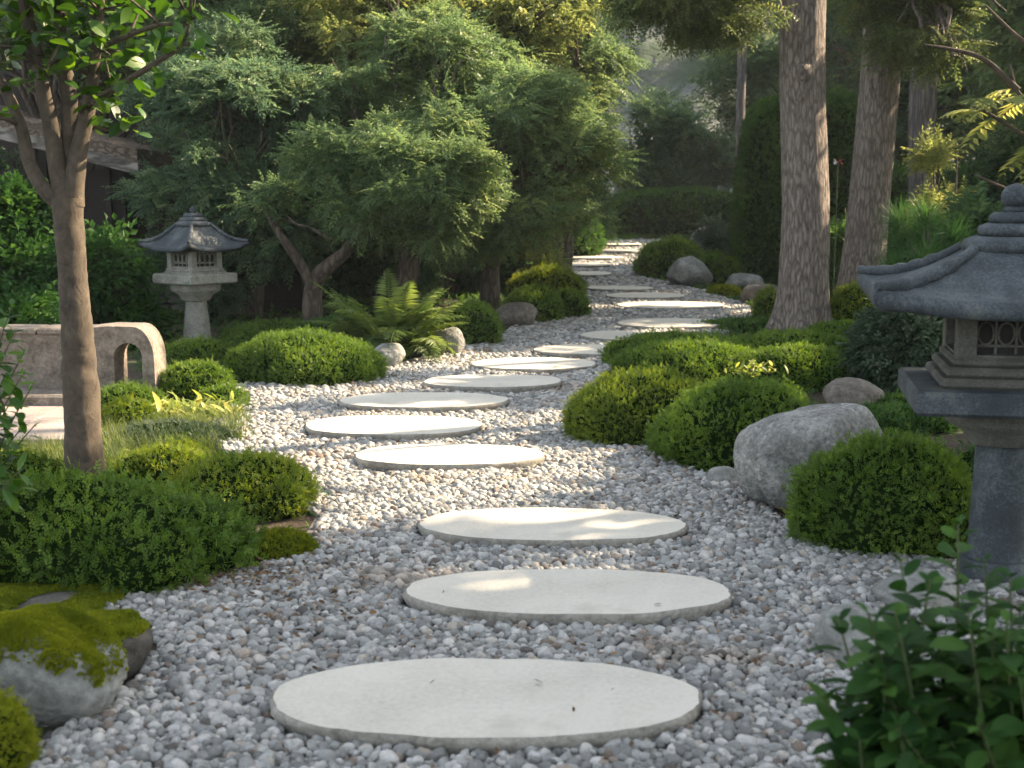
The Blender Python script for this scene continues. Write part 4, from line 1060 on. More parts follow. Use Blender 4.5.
# ------------------------------------------------------------------ the two big trunks and the grey one
def bigtree(name, label, pts, rads, pads, mat, size, count, bark, group, knots=(), flare=1.5):
    P = np.array(pts, float); base = P[0].copy(); base[2] = float(gz(base[1]))
    root = thing(name, base, label, 'tree', group)
    g = Geo()
    # dense ring tube with root flare and fluting
    Q, rr = [], []
    for i in range(len(P) - 1):
        for k in range(36):
            t = k / 36; Q.append(P[i] * (1 - t) + P[i + 1] * t); rr.append(rads[i] * (1 - t) + rads[i + 1] * t)
    Q.append(P[-1]); rr.append(rads[-1]); Q = np.array(Q); rr = np.array(rr); Q[:, 0] += .02 * np.sin(Q[:, 2] * 1.7)
    seg = 72; a = np.linspace(0, 2 * math.pi, seg, endpoint=False); rings = []
    for p, r in zip(Q, rr):
        hgt = p[2] - base[2]; fl = (flare - 1) * math.exp(-max(hgt, 0) / .22)
        dirs = np.stack([np.cos(a), np.sin(a), a * 0], 1)
        lob = 1 + fl * (.75 + .45 * np.sin(a * 5 + 1 + base[0])) + .035 * fbm(dirs * 1.2 + [0, 0, hgt * .6], 1.0, 3, 2) + .018 * noise(np.stack([np.cos(a) * 6, np.sin(a) * 6, np.full(seg, hgt * 1.6)], 1), 1.0, 4) + .012 * noise(np.stack([np.cos(a) * 14, np.sin(a) * 14, np.full(seg, hgt * 5)], 1), 1.0, 5)
        rings.append(p + dirs * (r * lob)[:, None])
    for (kz, ka, kr, kh) in knots:
        for ring in rings:
            d = np.abs(ring[:, 2] - kz); da = np.abs((a - ka + math.pi) % (2 * math.pi) - math.pi)
            q = np.sqrt((d / kr) ** 2 + (da * rads[1] / kr) ** 2)
            bump = kh * np.exp(-q ** 2 * 1.2) - kh * .5 * np.exp(-(q * 2.6) ** 2)
            ring += np.stack([np.cos(a), np.sin(a), a * 0], 1) * bump[:, None]
    loft(g, rings)
    for k, (c, r) in enumerate(pads):
        s = P[-1] * .4 + P[-2] * .6 if k % 2 else P[-1] * .9 + P[-2] * .1
        if c[2] < P[-2][2] + 1: s = P[-2] + (P[-1] - P[-2]) * .25
        q = bez(s, (s + c) / 2 + [0, 0, .25], c, 10); q[2:-1] += rng.normal(size=(7, 3)) * .05
        tube(g, q, np.linspace(rads[-1] * .35, .02, 10), 7, 0, .05)
        for _ in range(4):
            e = c + unit(rng.normal(size=3)) * r * .8; tube(g, bez(q[6], (q[7] + e) / 2 + rng.normal(size=3) * .06, e, 6), np.linspace(.02, .006, 6), 5)
    g.build('trunk', M[bark], parent=root, loc=base)
    g = Geo(); crown_pads(g, pads, size, count, SPR_FINE, .35, True, .4); g.build('crown', M[mat], parent=root, loc=base)
    return root
BT = 'big bare lower trunks on the right of the path'
def hang(boxes, seed):
    out = []
    for i, (x0, x1, y0, y1, Y, n) in enumerate(boxes): out += pads_in(x0, x1, y0, y1, Y, .5, n, (.25, .5), .45, seed + i)
    return out
bigtree('tall_pine', 'front big trunk with a knot, flaring into the mound shrubs', [atd(800, 338, 13.2) * [1, 1, 0] + [0, 0, -.05], atd(804, 200, 13.2), atd(804, 90, 13.2), atd(805, -60, 13.2), atd(806, -420, 13.2)], [.25, .232, .222, .215, .15],
        hang([(632, 762, -60, 52, 12.6, 13), (690, 768, -10, 66, 12.9, 5), (600, 1000, -700, -350, 13, 14)], 40), 'olive', .20, 12500, 'bark', BT, knots=((float(atd(800, 72, 13)[2]), math.radians(-104), .075, .085), (float(atd(800, 95, 13)[2]), math.radians(-112), .06, .03)), flare=1.55)
b2 = atd(858, 300, 15.4) * [1, 1, 0]
bigtree('tall_pine', 'second big trunk, leaning right with dark brown bark', [b2 + [0, 0, -.05], atd(866, 215, 15.4), atd(881, 90, 15.4), atd(886, 0, 15.4), atd(900, -350, 15.4)], [.27, .235, .225, .22, .15],
        hang([(838, 980, -60, 30, 14.6, 12), (890, 1040, -60, 80, 14.2, 9), (780, 1150, -700, -380, 15, 14)], 50), 'olive', .20, 12500, 'bark', BT, flare=1.35)
b3 = atd(925, 260, 19) * [1, 1, 0]; b3[2] = float(gz(19))
bigtree('tall_pine', 'slim grey trunk farthest back, right of the two big ones', [b3, atd(921, 190, 19), atd(924, 110, 19), atd(926, 40, 19), atd(928, -250, 19)], [.24, .19, .19, .185, .12],
        hang([(860, 1000, -480, -120, 19, 12)], 60), 'olive', .22, 6000, 'bark_grey', BT, flare=1.2)
b4 = atd(741, 200, 30) * [1, 1, 0]; b4[2] = float(gz(30))
bigtree('tall_pine', 'thin far trunk between the round shrub and the tall hedge', [b4, atd(741, 140, 30), atd(741, 90, 30), atd(741, 40, 30), atd(742, -100, 30)], [.12, .10, .10, .10, .07],
        hang([(690, 810, -130, 30, 30, 10)], 70), 'olive', .26, 4500, 'bark_grey', BT, flare=1.1)

# ------------------------------------------------------------------ right-hand row of trees added to shade the path, crowns opened for sun patches
ROW = 'row of shade trees along the right side'
SPR_BIG = [sprig(7, 1.0, .5, .3, 50, .2, .4, .15) for _ in range(3)]
rowpos = [(7.6, 4.0), (8.6, 7.4), (8.0, 11.0), (9.4, 14.5), (9.0, 18.5), (10.5, 22.5), (11, 27), (12, 32)]
rowlab = ['shade tree nearest the camera on the right, outside the photo', 'second shade tree of the right row', 'third shade tree of the right row', 'fourth shade tree of the right row', 'fifth shade tree of the right row', 'sixth shade tree of the right row', 'seventh shade tree of the right row', 'farthest shade tree of the right row']
for i, (x, y) in enumerate(rowpos):
    b = np.array([x, y, float(gz(y))]); pads = []
    for k in range(40):
        u = unit(rng.normal(size=3)) * rng.random() ** .38
        pads.append((np.array([x + u[0] * 2.0, y + u[1] * 2.5, b[2] + 6.0 + u[2] * 4.0]), np.array([.95, .95, .75]) * random.uniform(.8, 1.25)))
    tree('shade_tree', rowlab[i], b, .2, pads, 'tree', .42, 9500, SPR_BIG, group=ROW, carveit=True, twigs=0, seg=8)

# ------------------------------------------------------------------ shrubs at the back
def shrub(label, x0, x1, y0, y1, Y, mat, size, count, sp=None, n=10, dep=None, name='leafy_shrub', group='tall shrubs behind the borders', fl=.8, stems=5, droop=.0, flat=1.0, rr=(.28, .5)):
    a, b = atd(x0, y1, Y), atd(x1, y0, Y); w = (b[0] - a[0]) / 2; g0 = float(gz(Y)); H = b[2] - g0; dep = dep or w * .7
    base = np.array([(a[0] + b[0]) / 2, Y, g0]); zlo = max(a[2] - g0, 0)
    pads = []
    for k in range(n):
        u = unit(rng.normal(size=3)) * rng.random() ** .4; s = random.uniform(*rr) * max(min(w, H), .3)
        zc = zlo + (H - zlo) * (.5 + .5 * u[2] * .85); sc = 1 - .35 * max(u[2], 0)
        pads.append((base + [u[0] * w * .8 * sc, u[1] * dep * .8, max(zc - s * .2, s * .3)], np.array([s, s, s * fl])))
    root = thing(name, base, label, 'shrub', group)
    g = Geo()
    for k in range(stems):
        c = pads[k % len(pads)][0]; s = base + [random.uniform(-.1, .1) * w, 0, -.02]
        tube(g, bez(s, (s + c) / 2 + rng.normal(size=3) * .06, c, 8), np.linspace(.022, .008, 8), 6)
    g.build('stem', M['twig'], parent=root, loc=base)
    g = Geo(); crown_pads(g, pads, size, count, sp or SPR_TREE, droop, False, flat)
    k = g.V[0] if g.V else None
    for q in range(len(g.V)): g.V[q][:, 2] = np.maximum(g.V[q][:, 2], g0 + .005)
    g.build('foliage', M[mat], parent=root, loc=base); return root
SPR_BROAD = [sprig(5, 1.0, .5, .30, 55, .25, .4, .2) for _ in range(4)]
shrub('dark broad leaved shrub under the shed verge at the left edge', -60, 62, 165, 330, 12.6, 'glossy', .20, 2600, SPR_BROAD, 12)
shrub('dark broad leaved shrub behind the slim trunk and the arch wall', 60, 175, 228, 345, 12.2, 'glossy', .18, 3000, SPR_BROAD, 12)
shrub('dark shrub filling the corner behind the bench wall', -80, 70, 300, 360, 10.6, 'glossy', .16, 2000, SPR_BROAD, 10)
shrub('round blue green shrub in front of the hillside', 622, 742, 92, 212, 33, 'tree_blue', .34, 5200, None, 18, name='round_shrub')
shrub('grey green feathery shrub at the left foot of the tall hedge', 698, 756, 200, 268, 22, 'greyleaf', .20, 1800, None, 9)
shrub('dark shrub between the front big trunk and the tall hedge', 806, 880, 170, 330, 17, 'mound_dark', .20, 3000, None, 12)
shrub('grey green speckled shrub left of the right lantern', 852, 948, 306, 420, 9.0, 'greyleaf', .10, 5200, SPR_BROAD, 14)
shrub('dark green bush behind the pine seedling by the right lantern', 890, 1090, 215, 420, 11.5, 'tree_dark', .17, 6500, SPR_BROAD, 18)
shrub('light green young shrub in front of the slim grey trunk', 905, 985, 120, 260, 14, 'tree_yellow', .16, 1300, None, 10)
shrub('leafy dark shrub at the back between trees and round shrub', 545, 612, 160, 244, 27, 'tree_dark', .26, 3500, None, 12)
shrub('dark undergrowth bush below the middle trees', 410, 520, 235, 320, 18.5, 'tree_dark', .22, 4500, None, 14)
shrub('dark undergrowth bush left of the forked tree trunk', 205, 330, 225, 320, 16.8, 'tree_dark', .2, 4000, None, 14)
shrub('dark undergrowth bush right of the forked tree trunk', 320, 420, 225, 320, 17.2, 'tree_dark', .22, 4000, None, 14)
shrub('yellow green bush above the golden topped mound', 505, 560, 248, 285, 18.5, 'tree_yellow', .18, 1800, None, 8)
shrub('dark bush beyond the right big trunks', 940, 1100, 120, 330, 20, 'tree_dark', .26, 5000, None, 16)
shrub('dark bush behind the garden shed', -120, 60, 150, 300, 17.6, 'tree_dark', .26, 3000, None, 14)

def hedge(label, x0, x1, ytop, Y, dep, mat, leafm, name='hedge', taper=.9, rnd=.25, count=None):
    a, b = atd(x0, ytop, Y), atd(x1, ytop, Y); g0 = float(gz(Y)); H = a[2] - g0; w = (b[0] - a[0]) / 2
    base = np.array([(a[0] + b[0]) / 2, Y, g0]); n = count or int(2 * (w * 2 + dep * 2) * H * 1.4 / (leafm ** 2))
    # superellipsoid surface
    def S(d, k=1.0):
        e = 4.0; s = (np.abs(d[:, 0]) ** e + np.abs(d[:, 1]) ** e + np.abs(d[:, 2]) ** e) ** (-1 / e)
        p = d * s[:, None]
        tz = (p[:, 2] + 1) / 2; sc = 1 - (1 - taper) * tz
        q = np.stack([p[:, 0] * w * sc, p[:, 1] * dep * sc, tz * H], 1)
        q = q * (k + .05 * noise(q, 1.6, 3) + .03 * noise(q, 5, 4))[:, None]
        return base + q
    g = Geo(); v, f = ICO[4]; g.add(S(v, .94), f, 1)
    d = unit(rng.normal(size=(n, 3)) * [1, 1, 1.0]); P = S(d, 1.0); P = P[P[:, 2] > g0]; D = unit((P - base - [0, 0, H / 2]) / np.array([w, dep, H / 2]) ** 1.4)
    P = P + D * rng.uniform(-.8, .4, len(P))[:, None] * leafm
    R = frames(D + rng.normal(size=P.shape) * .6 + [0, 0, .5], D, .7); tint = np.clip(rng.normal(.45, .2, len(P)) + .15 * noise(P, 2, 2), 0, 1)
    sel = rng.integers(0, 4, len(P))
    for q in range(4): k = sel == q; scatter(g, SPR_SMALL[q][0], SPR_SMALL[q][1], P[k], R[k], leafm * rng.uniform(1.2, 2.2, k.sum()), 0, tint[k])
    return tag(g.build(name, [M[mat], M['core']], loc=base), label, 'hedge')
hedge('dark clipped hedge closing the far end of the path', 600, 752, 192, 31.5, 1.2, 'mound_dark', .05)
hedge('tall green conifer hedge left of the front big trunk', 738, 800, 104, 20, .7, 'mound_dark', .035, taper=.75)
hedge('tall green conifer hedge between the front and second big trunks', 792, 862, 98, 20.8, .8, 'mound_dark', .035, taper=.85)
hedge('dark hedge across the back behind the second big trunk', 850, 1060, 170, 25, 1.0, 'mound_dark', .05)
hedge('dark hedge at the back left of the path bend', 500, 600, 215, 26, 1.0, 'mound_dark', .05)

# ------------------------------------------------------------------ fern, variegated plants, grasses, pine seedling
def frond(g, base, az, L, lift, droop, pw, npin, mat=0, tint=.5, stemr=.004, pratio=.16):
    t = np.linspace(0, 1, 14); d = np.array([math.cos(az), math.sin(az), 0])
    P = base + d * (L * (t * .85))[:, None] * 1.0 + np.stack([t * 0, t * 0, L * (lift * t - droop * t ** 2.2)], 1)
    tube(g, P, np.linspace(stemr, stemr * .3, 14), 5, mat, tint=tint)
    T = unit(np.gradient(P, axis=0)); side = np.cross(T, [0, 0, 1.0]); side = unit(side)
    ti = np.linspace(.14, .985, npin); idx = ti * 13
    for s in (-1, 1):
        Q = np.stack([np.interp(idx, np.arange(14), P[:, k]) for k in range(3)], 1); Tt = np.stack([np.interp(idx, np.arange(14), T[:, k]) for k in range(3)], 1); Sd = np.stack([np.interp(idx, np.arange(14), side[:, k]) for k in range(3)], 1)
        ln = pw * np.sin(np.pi * np.clip(ti * .9 + .12, 0, 1)) ** .8 * rng.uniform(.85, 1.1, npin) + .01
        dd = unit(Sd * s + Tt * .45 - [0, 0, .12] + rng.normal(size=Q.shape) * .07)
        tv, tf = leaf(1, pratio * 1.4, .1, .12)
        up = np.cross(Sd, Tt); R = frames(dd, up * np.sign(up[:, 2:3] + 1e-6), .15)
        scatter(g, tv, tf, Q, R, ln, mat, np.full(npin, tint) + rng.uniform(-.15, .15, npin))
root = None
bf = at(385, 368) + [0, .55, .0]
root = thing('fern', bf, 'large arching fern left of the path between two rocks', 'fern')
g = Geo()
for k in range(60):
    az = random.uniform(0, 2 * math.pi); up = random.random()
    L = random.uniform(.50, .80); frond(g, bf + [random.uniform(-.14, .14), random.uniform(-.08, .08), .03], az, L, .75 + .65 * up, .35 + .5 * random.random() + (.15 if up < .4 else 0), .15, 26, tint=random.uniform(.2, .8), stemr=.006)
for az, L, l, d_ in ((1.7, .62, 1.5, .35), (2.6, .85, .9, .4), (.5, .9, .75, .25), (.15, .8, .7, .38), (3.0, .9, .65, .35), (-.2, .75, .45, .35), (3.4, .7, .5, .45)):
    frond(g, bf + [0, 0, .05], az, L, l, d_, .15, 28, tint=.7, stemr=.007)
g.build('frond', M['fern'], parent=root, loc=bf)

def strap_plant(label, px_, py_, n, L, Wd, mat, name='variegated_plant', cat='plant', spread=.25, up=1.0, group=None):
    b = at(px_, py_); g = Geo(); tv, tf = bigleaf(1, Wd, .15, .45, seg=6)
    az = rng.uniform(0, 6.28, n); e = rng.uniform(.2, 1.3, n) * up
    d = np.stack([np.cos(az) * np.cos(e), np.sin(az) * np.cos(e), np.sin(e)], 1)
    P = b + np.stack([np.clip(rng.normal(0, spread * .5, n), -spread, spread), np.clip(rng.normal(0, spread * .4, n), -spread, spread), rng.uniform(0, L * .5, n)], 1)
    P[:, 2] = np.maximum(P[:, 2], b[2])
    scatter(g, tv, tf, P, frames(d, None, .3), L * rng.uniform(.5, 1.1, n), 0)
    return tag(g.build(name, M[mat], loc=b), label, cat, group)
strap_plant('variegated yellow leaved plant between the arch and the gravel', 190, 420, 420, .13, .26, 'vari', spread=.30)
#strap_plant('small variegated seedling on the right mound shrubs', 748, 392, 10, .1, .2, 'vari', spread=.1)
b = atd(752, 372, 9.0); g = Geo(); tv, tf = bigleaf(1, .28, .15, .3); n = 70
az = rng.uniform(0, 6.28, n); e = rng.uniform(-.1, 1.2, n); d = np.stack([np.cos(az) * np.cos(e), np.sin(az) * np.cos(e), np.sin(e)], 1)
scatter(g, tv, tf, b + rng.normal(size=(n, 3)) * [.09, .06, .02], frames(d, None, .4), .085 * rng.uniform(.6, 1.2, n))
root = thing('variegated_sprig', b * [1, 1, 0], 'cream and yellow variegated sprig rising from the right mounds', 'plant')
g.build('leaves', M['vari'], parent=root, loc=b * [1, 1, 0]); g = Geo()
tube(g, [b * [1, 1, 0], b - [0, 0, .1], b + [.01, 0, .05]], [.006, .005, .003], 6); g.build('stem', M['stem'], parent=root, loc=b * [1, 1, 0])

def grass(label, x0, x1, y0, y1, n, L, mat='grass', Yd=None, name='grass_tuft', cat='grass', kind=None, group=None, bend=.9):
    """arching blades; tufts stand between two ground rows"""
    g = Geo(); T = 6; a, b, c, d_ = at(x0, y1), at(x1, y1), at(x0, y0), at(x1, y0)
    nt_ = max(3, n // 45); u, v = rng.random(nt_), rng.random(nt_)
    cen = (a[None] * (1 - u)[:, None] + b[None] * u[:, None]) * (1 - v)[:, None] + (c[None] * (1 - u)[:, None] + d_[None] * u[:, None]) * v[:, None]
    k = rng.integers(0, nt_, n); P0 = cen[k] + rng.normal(size=(n, 3)) * [.035, .035, 0]
    az = rng.uniform(0, 6.28, n); ln = L * rng.uniform(.5, 1.1, n); bd = rng.uniform(.2, 1.0, n) * bend
    t = np.linspace(0, 1, T); dr = np.stack([np.cos(az), np.sin(az), az * 0], 1); sd_ = np.stack([-np.sin(az), np.cos(az), az * 0], 1)
    C = P0[:, None] + dr[:, None] * (ln * bd)[:, None, None] * (t ** 1.6)[None, :, None] + np.array([0, 0, 1.0]) * (ln[:, None] * (t - .45 * bd[:, None] * t ** 2.4))[..., None]
    w = .0028 * (1 - t * .92); A = C + sd_[:, None] * w[None, :, None]; B = C - sd_[:, None] * w[None, :, None]
    V = np.stack([A, B], 2).reshape(-1, 3); i = (np.arange(n)[:, None] * T * 2 + np.arange(T - 1)[None] * 2).ravel()
    g.add(V, np.stack([i, i + 1, i + 3, i + 2], 1), 0, np.repeat(rng.uniform(0, 1, n), T * 2), False)
    ctr = (a + b + c + d_) / 4
    o = g.build(name, M[mat], loc=ctr); return tag(o, label, cat, group, kind)
GR = 'fine grass tufts round the slim tree'
grass('olive grass tuft left of the slim tree foot', 5, 75, 455, 505, 2600, .16, group=GR)
grass('fine pale grass tuft right of the slim tree foot, wider than the others', 105, 210, 435, 475, 5200, .17, group=GR)
grass('airy grass tuft at the gravel edge behind the bright mound', 150, 240, 420, 450, 3000, .16, group=GR)
grass('yellowish grass and shoots just behind the large left shrub', 100, 190, 470, 490, 2400, .13, group=GR)
mound('creeping_plant', 'low yellow green creeping plant right of the tree foot', 'plant', 110, 215, 448, 492, 'mound_lime', .013, .7, 5, None, .8, .12)
mound('creeping_plant', 'yellow creeping plant between grass tuft and bright mound', 'plant', 150, 212, 440, 470, 'mound_yellow', .013, .7, 4, None, .8, .12)
mound('creeping_plant', 'low green creeping plant left of the slim tree foot', 'plant', -40, 70, 452, 505, 'mound_lime', .014, .7, 5, None, .8, .12)
mound('creeping_plant', 'bluish creeping plant behind the pale grass', 'plant', 100, 240, 425, 455, 'greyleaf', .013, .7, 6, None, .7, .12)
mound('creeping_plant', 'green creeping plant along the gravel left of the broad mound', 'plant', 196, 250, 385, 410, 'mound', .014, .7, 4, None, .8, .1)

for a in [('low creeping plant in the bed left of the small brown rock', 690, 830, 366, 400, 'mound', 9.9), ('low creeping plant behind the moss cushion on the left', 205, 330, 505, 545, 'mound', 5.9), ('dark creeping plant at the foot of the right lantern', 930, 1080, 440, 560, 'mound_dark', 5.6),
          ('dark creeping plant in front of the grey green speckled shrub', 850, 1000, 395, 440, 'mound_dark', 8.2), ('creeping plant under the big trunks', 700, 900, 318, 345, 'mound_dark', 13.6), ('creeping plant right of the second big trunk', 860, 1050, 290, 340, 'mound_dark', 14.5)]:
    mound('creeping_plant', a[0], 'plant', a[1], a[2], a[3], a[4], a[5], .016, .5, 7, None, .7, .14, Yc=a[6])
def pine(label, px_, Y, ytop, n, L, tufts):
    b = np.array([atd(px_, 300, Y)[0], Y, float(gz(Y))]); root = thing('pine_seedling', b, label, 'pine')
    g = Geo(); gn = Geo(); zt = atd(px_, ytop, Y)[2]
    tube(g, [b, b + [0, 0, (zt - b[2]) * .5], np.array([b[0], b[1], zt - .1])], [.03, .022, .01], 7, 0, .1, sub=4)
    for (x, y, dy) in tufts:
        c = atd(x, y, Y) + [0, dy, 0]; s = np.array([b[0], b[1], max(c[2] - .35, .2)])
        tube(g, bez(s, (s + c) / 2 - [0, 0, .05], c, 7), np.linspace(.014, .006, 7), 6)
        d = unit(rng.normal(size=(n, 3)) + unit(c - s) * .6 + [0, 0, .45])
        tv = np.array([[-.009, 0, 0], [.009, 0, 0], [.005, .6, .0], [0, 1, -.04], [-.005, .6, 0]]); tf = np.array([[0, 1, 2], [0, 2, 4], [4, 2, 3]])
        scatter(gn, tv, tf, c + rng.normal(size=(n, 3)) * .03, frames(d, None, 1), L * rng.uniform(.7, 1.1, n))
    g.build('stem', M['twig'], parent=root, loc=b); gn.build('needles', M['needle'], parent=root, loc=b)
pine('young pine with long starry needle tufts above the right lantern eave', 925, 10.5, 200, 330, .25, [(925, 222, 0), (905, 245, .1), (948, 240, -.1), (920, 262, -.15), (895, 272, 0), (945, 270, .1), (930, 240, .2), (905, 225, .1), (962, 255, .05), (935, 285, -.1), (910, 290, .1)])

# red and white flower
bfw = atd(838, 162, 14.3); g = Geo(); tube(g, [bfw * [1, 1, 0], bfw - [0, 0, .4], bfw], [.008, .006, .005], 6)
root = thing('flower', bfw * [1, 1, 0], 'single red and white flower between the two big trunks', 'flower')
g.build('stalk', M['stem'], parent=root, loc=np.array(root.location))
for m_, off in (('petal_red', .015), ('petal_white', -.03)):
    g = Geo(); tv, tf = bigleaf(1, .6, .3, .2); n = 9; d = unit(rng.normal(size=(n, 3)) + [off * 30, -.5, .6])
    scatter(g, tv, tf, bfw + [off, 0, 0] + rng.normal(size=(n, 3)) * .008, frames(d, None, .5), .036 * rng.uniform(.8, 1.1, n)); g.build('petal', M[m_], parent=root, loc=np.array(root.location))

# ------------------------------------------------------------------ slim tree on the left, big leaves
YS = 6.0
P_ = lambda x, y, dy=0.0: atd(x, y, YS + dy)
bs = P_(85, 497); bs[2] = 0
root = thing('slim_tree', bs, 'slim smooth barked tree with large glossy leaves at the left', 'tree')
g = Geo(); mm = mpp(YS)
Q = np.array([bs - [0, 0, .03], P_(84, 480), P_(83, 425), P_(80, 380), P_(77, 330), P_(72, 270), P_(69, 225), P_(68, 198)])
tube(g, Q, np.array([25, 20.5, 18, 17.5, 15.5, 14, 14.5, 15]) * mm, 40, 0, .09, sub=10)
brs = [([P_(68, 205), P_(58, 170), P_(50, 120), P_(40, 70), P_(28, 20), P_(15, -60), P_(0, -160)], [12, 9, 8, 7.5, 6.5, 5, 3]),
       ([P_(62, 205), P_(45, 190), P_(30, 165), P_(22, 130), P_(8, 95), P_(-12, 60), P_(-40, -20)], [9, 7.5, 6.5, 6, 5.5, 5, 3]),
       ([P_(72, 205), P_(77, 160), P_(88, 110), P_(95, 60), P_(99, 10), P_(105, -70), P_(120, -180)], [12, 9, 7, 5.5, 5, 4, 2.5]),
       ([P_(68, 200, .05), P_(70, 150, .05), P_(68, 90, .05), P_(60, 40, .05), P_(62, -20, .05), P_(70, -120, .05)], [11, 9, 8, 6.5, 5.5, 4]),
       ([P_(88, 108), P_(112, 90, -.1), P_(135, 76, -.15), P_(160, 60, -.2), P_(182, 45, -.2), P_(190, 20, -.2)], [4.5, 3.5, 3, 2.5, 2, 1.2]),
       ([P_(96, 50), P_(130, 35, -.1), P_(160, 25, -.2), P_(190, 25, -.2)], [3, 2.4, 2, 1.2]),
       ([P_(90, 75), P_(60, 60, -.1), P_(45, 70, -.2)], [2.5, 2, 1.2]), ([P_(20, 125), P_(0, 118, -.1), P_(-20, 125, -.1)], [2.5, 2, 1.2]),
       ([P_(40, 70), P_(20, 50, -.1), P_(-5, 45, -.2)], [2.5, 2, 1.2]), ([P_(85, 120), P_(105, 130, .1), P_(125, 120, .1)], [2.5, 2, 1.2])]
for pts, rd in brs: tube(g, pts, np.array(rd) * mm, 14, 0, .05, sub=5)
tips = [P_(185, 20, -.2), P_(200, 5, -.2), P_(188, 42, -.2), P_(165, 60, -.2), P_(135, 75, -.15), P_(112, 92, -.1), P_(158, 25, -.15), P_(130, 35, -.1), P_(110, 55), P_(60, 62, -.1), P_(100, 15), P_(45, 72, -.2), P_(20, 52, -.1), P_(-5, 48, -.2), P_(-18, 120, -.1), P_(5, 105), P_(25, 18), P_(60, 10),
        P_(80, 30), P_(125, 5), P_(150, -10), P_(30, -10), P_(0, 5), P_(122, 118, .1), P_(105, 128, .1), P_(82, 60, .1), P_(10, 70, .1), P_(140, 55, .1), P_(95, 95, -.1)]
# unseen upper crown
for k in range(60): tips.append(P_(random.uniform(-110, 210), random.uniform(-330, -20), random.uniform(-.7, .7)))
for k in range(34): tips.append(P_(random.uniform(-60, 140), random.uniform(-20, 60), random.uniform(-.3, .5)))
for t_ in tips:
    s = min((b for pts, _ in brs for b in pts), key=lambda q: np.linalg.norm(q - t_)); tube(g, bez(s, (s + t_) / 2 + rng.normal(size=3) * .02, t_, 5), np.linspace(1.6 * mm, .7 * mm, 5), 5)
g.build('trunk', M['bark_smooth'], parent=root, loc=bs)
g = Geo(); tv, tf = bigleaf(1, .52, .12, .18, .45, seg=7); tips = np.array(tips); n = len(tips) * 10
k = np.repeat(np.arange(len(tips)), 10); az = rng.uniform(0, 6.28, n); e = rng.normal(.25, .5, n)
d = np.stack([np.cos(az) * np.cos(e), np.sin(az) * np.cos(e), np.sin(e)], 1)
scatter(g, tv, tf, tips[k] + rng.normal(size=(n, 3)) * .045, frames(d, None, .45), .105 * rng.uniform(.6, 1.25, n))
g.build('crown', M['magnolia'], parent=root, loc=bs)

# ------------------------------------------------------------------ foreground leafy plants
def leafy_plant(label, stems, L, Wd, mat, name='leafy_plant', whorl=2, node=.045, group=None, droop=.25):
    base = np.mean([s[0] for s in stems], 0); base[2] = float(gz(base[1])); root = thing(name, base, label, 'plant', group)
    g, gl = Geo(), Geo(); tv, tf = bigleaf(1, Wd, .18, droop, seg=6)
    Ps, Ds, Ss = [], [], []
    for s, e, lean in stems:
        q = bez(s, (s + e) / 2 + lean, e, 12); tube(g, q, np.linspace(.005, .002, 12), 6)
        ln = np.linalg.norm(np.diff(q, axis=0), axis=1).sum(); nn = int(ln / node); a0 = random.random() * 6
        for i in range(nn):
            t = 1 - (i + .2) * node / ln
            if t < .12: break
            p = np.array([np.interp(t * 11, np.arange(12), q[:, k]) for k in range(3)]); T_ = unit(q[min(int(t * 11) + 1, 11)] - q[int(t * 11) if t < .9 else 9])
            for w in range(whorl + (1 if i == 0 else 0)):
                a = a0 + i * math.pi / 2 + w * 2 * math.pi / whorl; u = unit(np.cross(T_, [.3, .8, .1])); v_ = np.cross(T_, u)
                dd = math.cos(a) * u + math.sin(a) * v_ + T_ * (.9 if i < 2 else .45)
                Ps.append(p); Ds.append(dd); Ss.append(L * (.45 if i == 0 else (.8 if i == 1 else 1.0)) * random.uniform(.75, 1.15))
    Ds = np.array(Ds); Ps = np.array(Ps); R = frames(Ds, None, .25)
    scatter(gl, tv, tf, Ps, R, np.array(Ss)); g.build('stem', M['stem'], parent=root, loc=base); gl.build('leaves', M[mat], parent=root, loc=base)
st = []
Yp = 2.35
for (x, y) in [(958, 522), (900, 560), (930, 580), (868, 612), (838, 618), (985, 560), (1010, 575), (1035, 600), (1060, 590), (955, 600), (820, 688), (845, 700), (880, 660), (915, 640), (860, 740), (895, 705), (930, 690), (965, 650), (1000, 640), (990, 700), (1030, 690), (950, 740), (910, 760), (1010, 745), (1060, 720), (835, 760), (1090, 640), (970, 620), (925, 735), (985, 765), (885, 635), (1045, 655), (940, 660), (1020, 610), (865, 690)] + [(random.uniform(835, 1080), random.uniform(610, 790)) for _ in range(52)]:
    dy = random.uniform(-.22, .25); e = atd(x, y, Yp + dy); s = np.array([atd(900 + (x - 900) * .75 + 60, 700, Yp)[0] + random.uniform(-.08, .08), Yp + random.uniform(-.15, .2), 0.0])
    st.append((s, e, np.array([random.uniform(-.04, .04), 0, .06])))
leafy_plant('leafy green plant filling the lower right corner', st, .074, .54, 'glossy', node=.036)
st = []
for (x, y) in [(12, 305), (25, 350), (5, 375), (30, 390), (-5, 330), (20, 430), (35, 425), (10, 470), (-15, 400), (-10, 450), (28, 465), (-30, 350), (5, 420), (15, 330), (22, 375), (-8, 365), (8, 445), (30, 480), (-12, 315), (12, 400)]:
    dy = random.uniform(-.15, .15); e = atd(x, y, 4.4 + dy); s = np.array([atd(-45, 600, 4.5)[0] + random.uniform(-.06, .06), 4.5, 0.0]); st.append((s, e, np.array([-.08, 0, .05])))
leafy_plant('light green leafy plant cut by the left edge beside the slim tree', st, .085, .40, 'magnolia', node=.045)

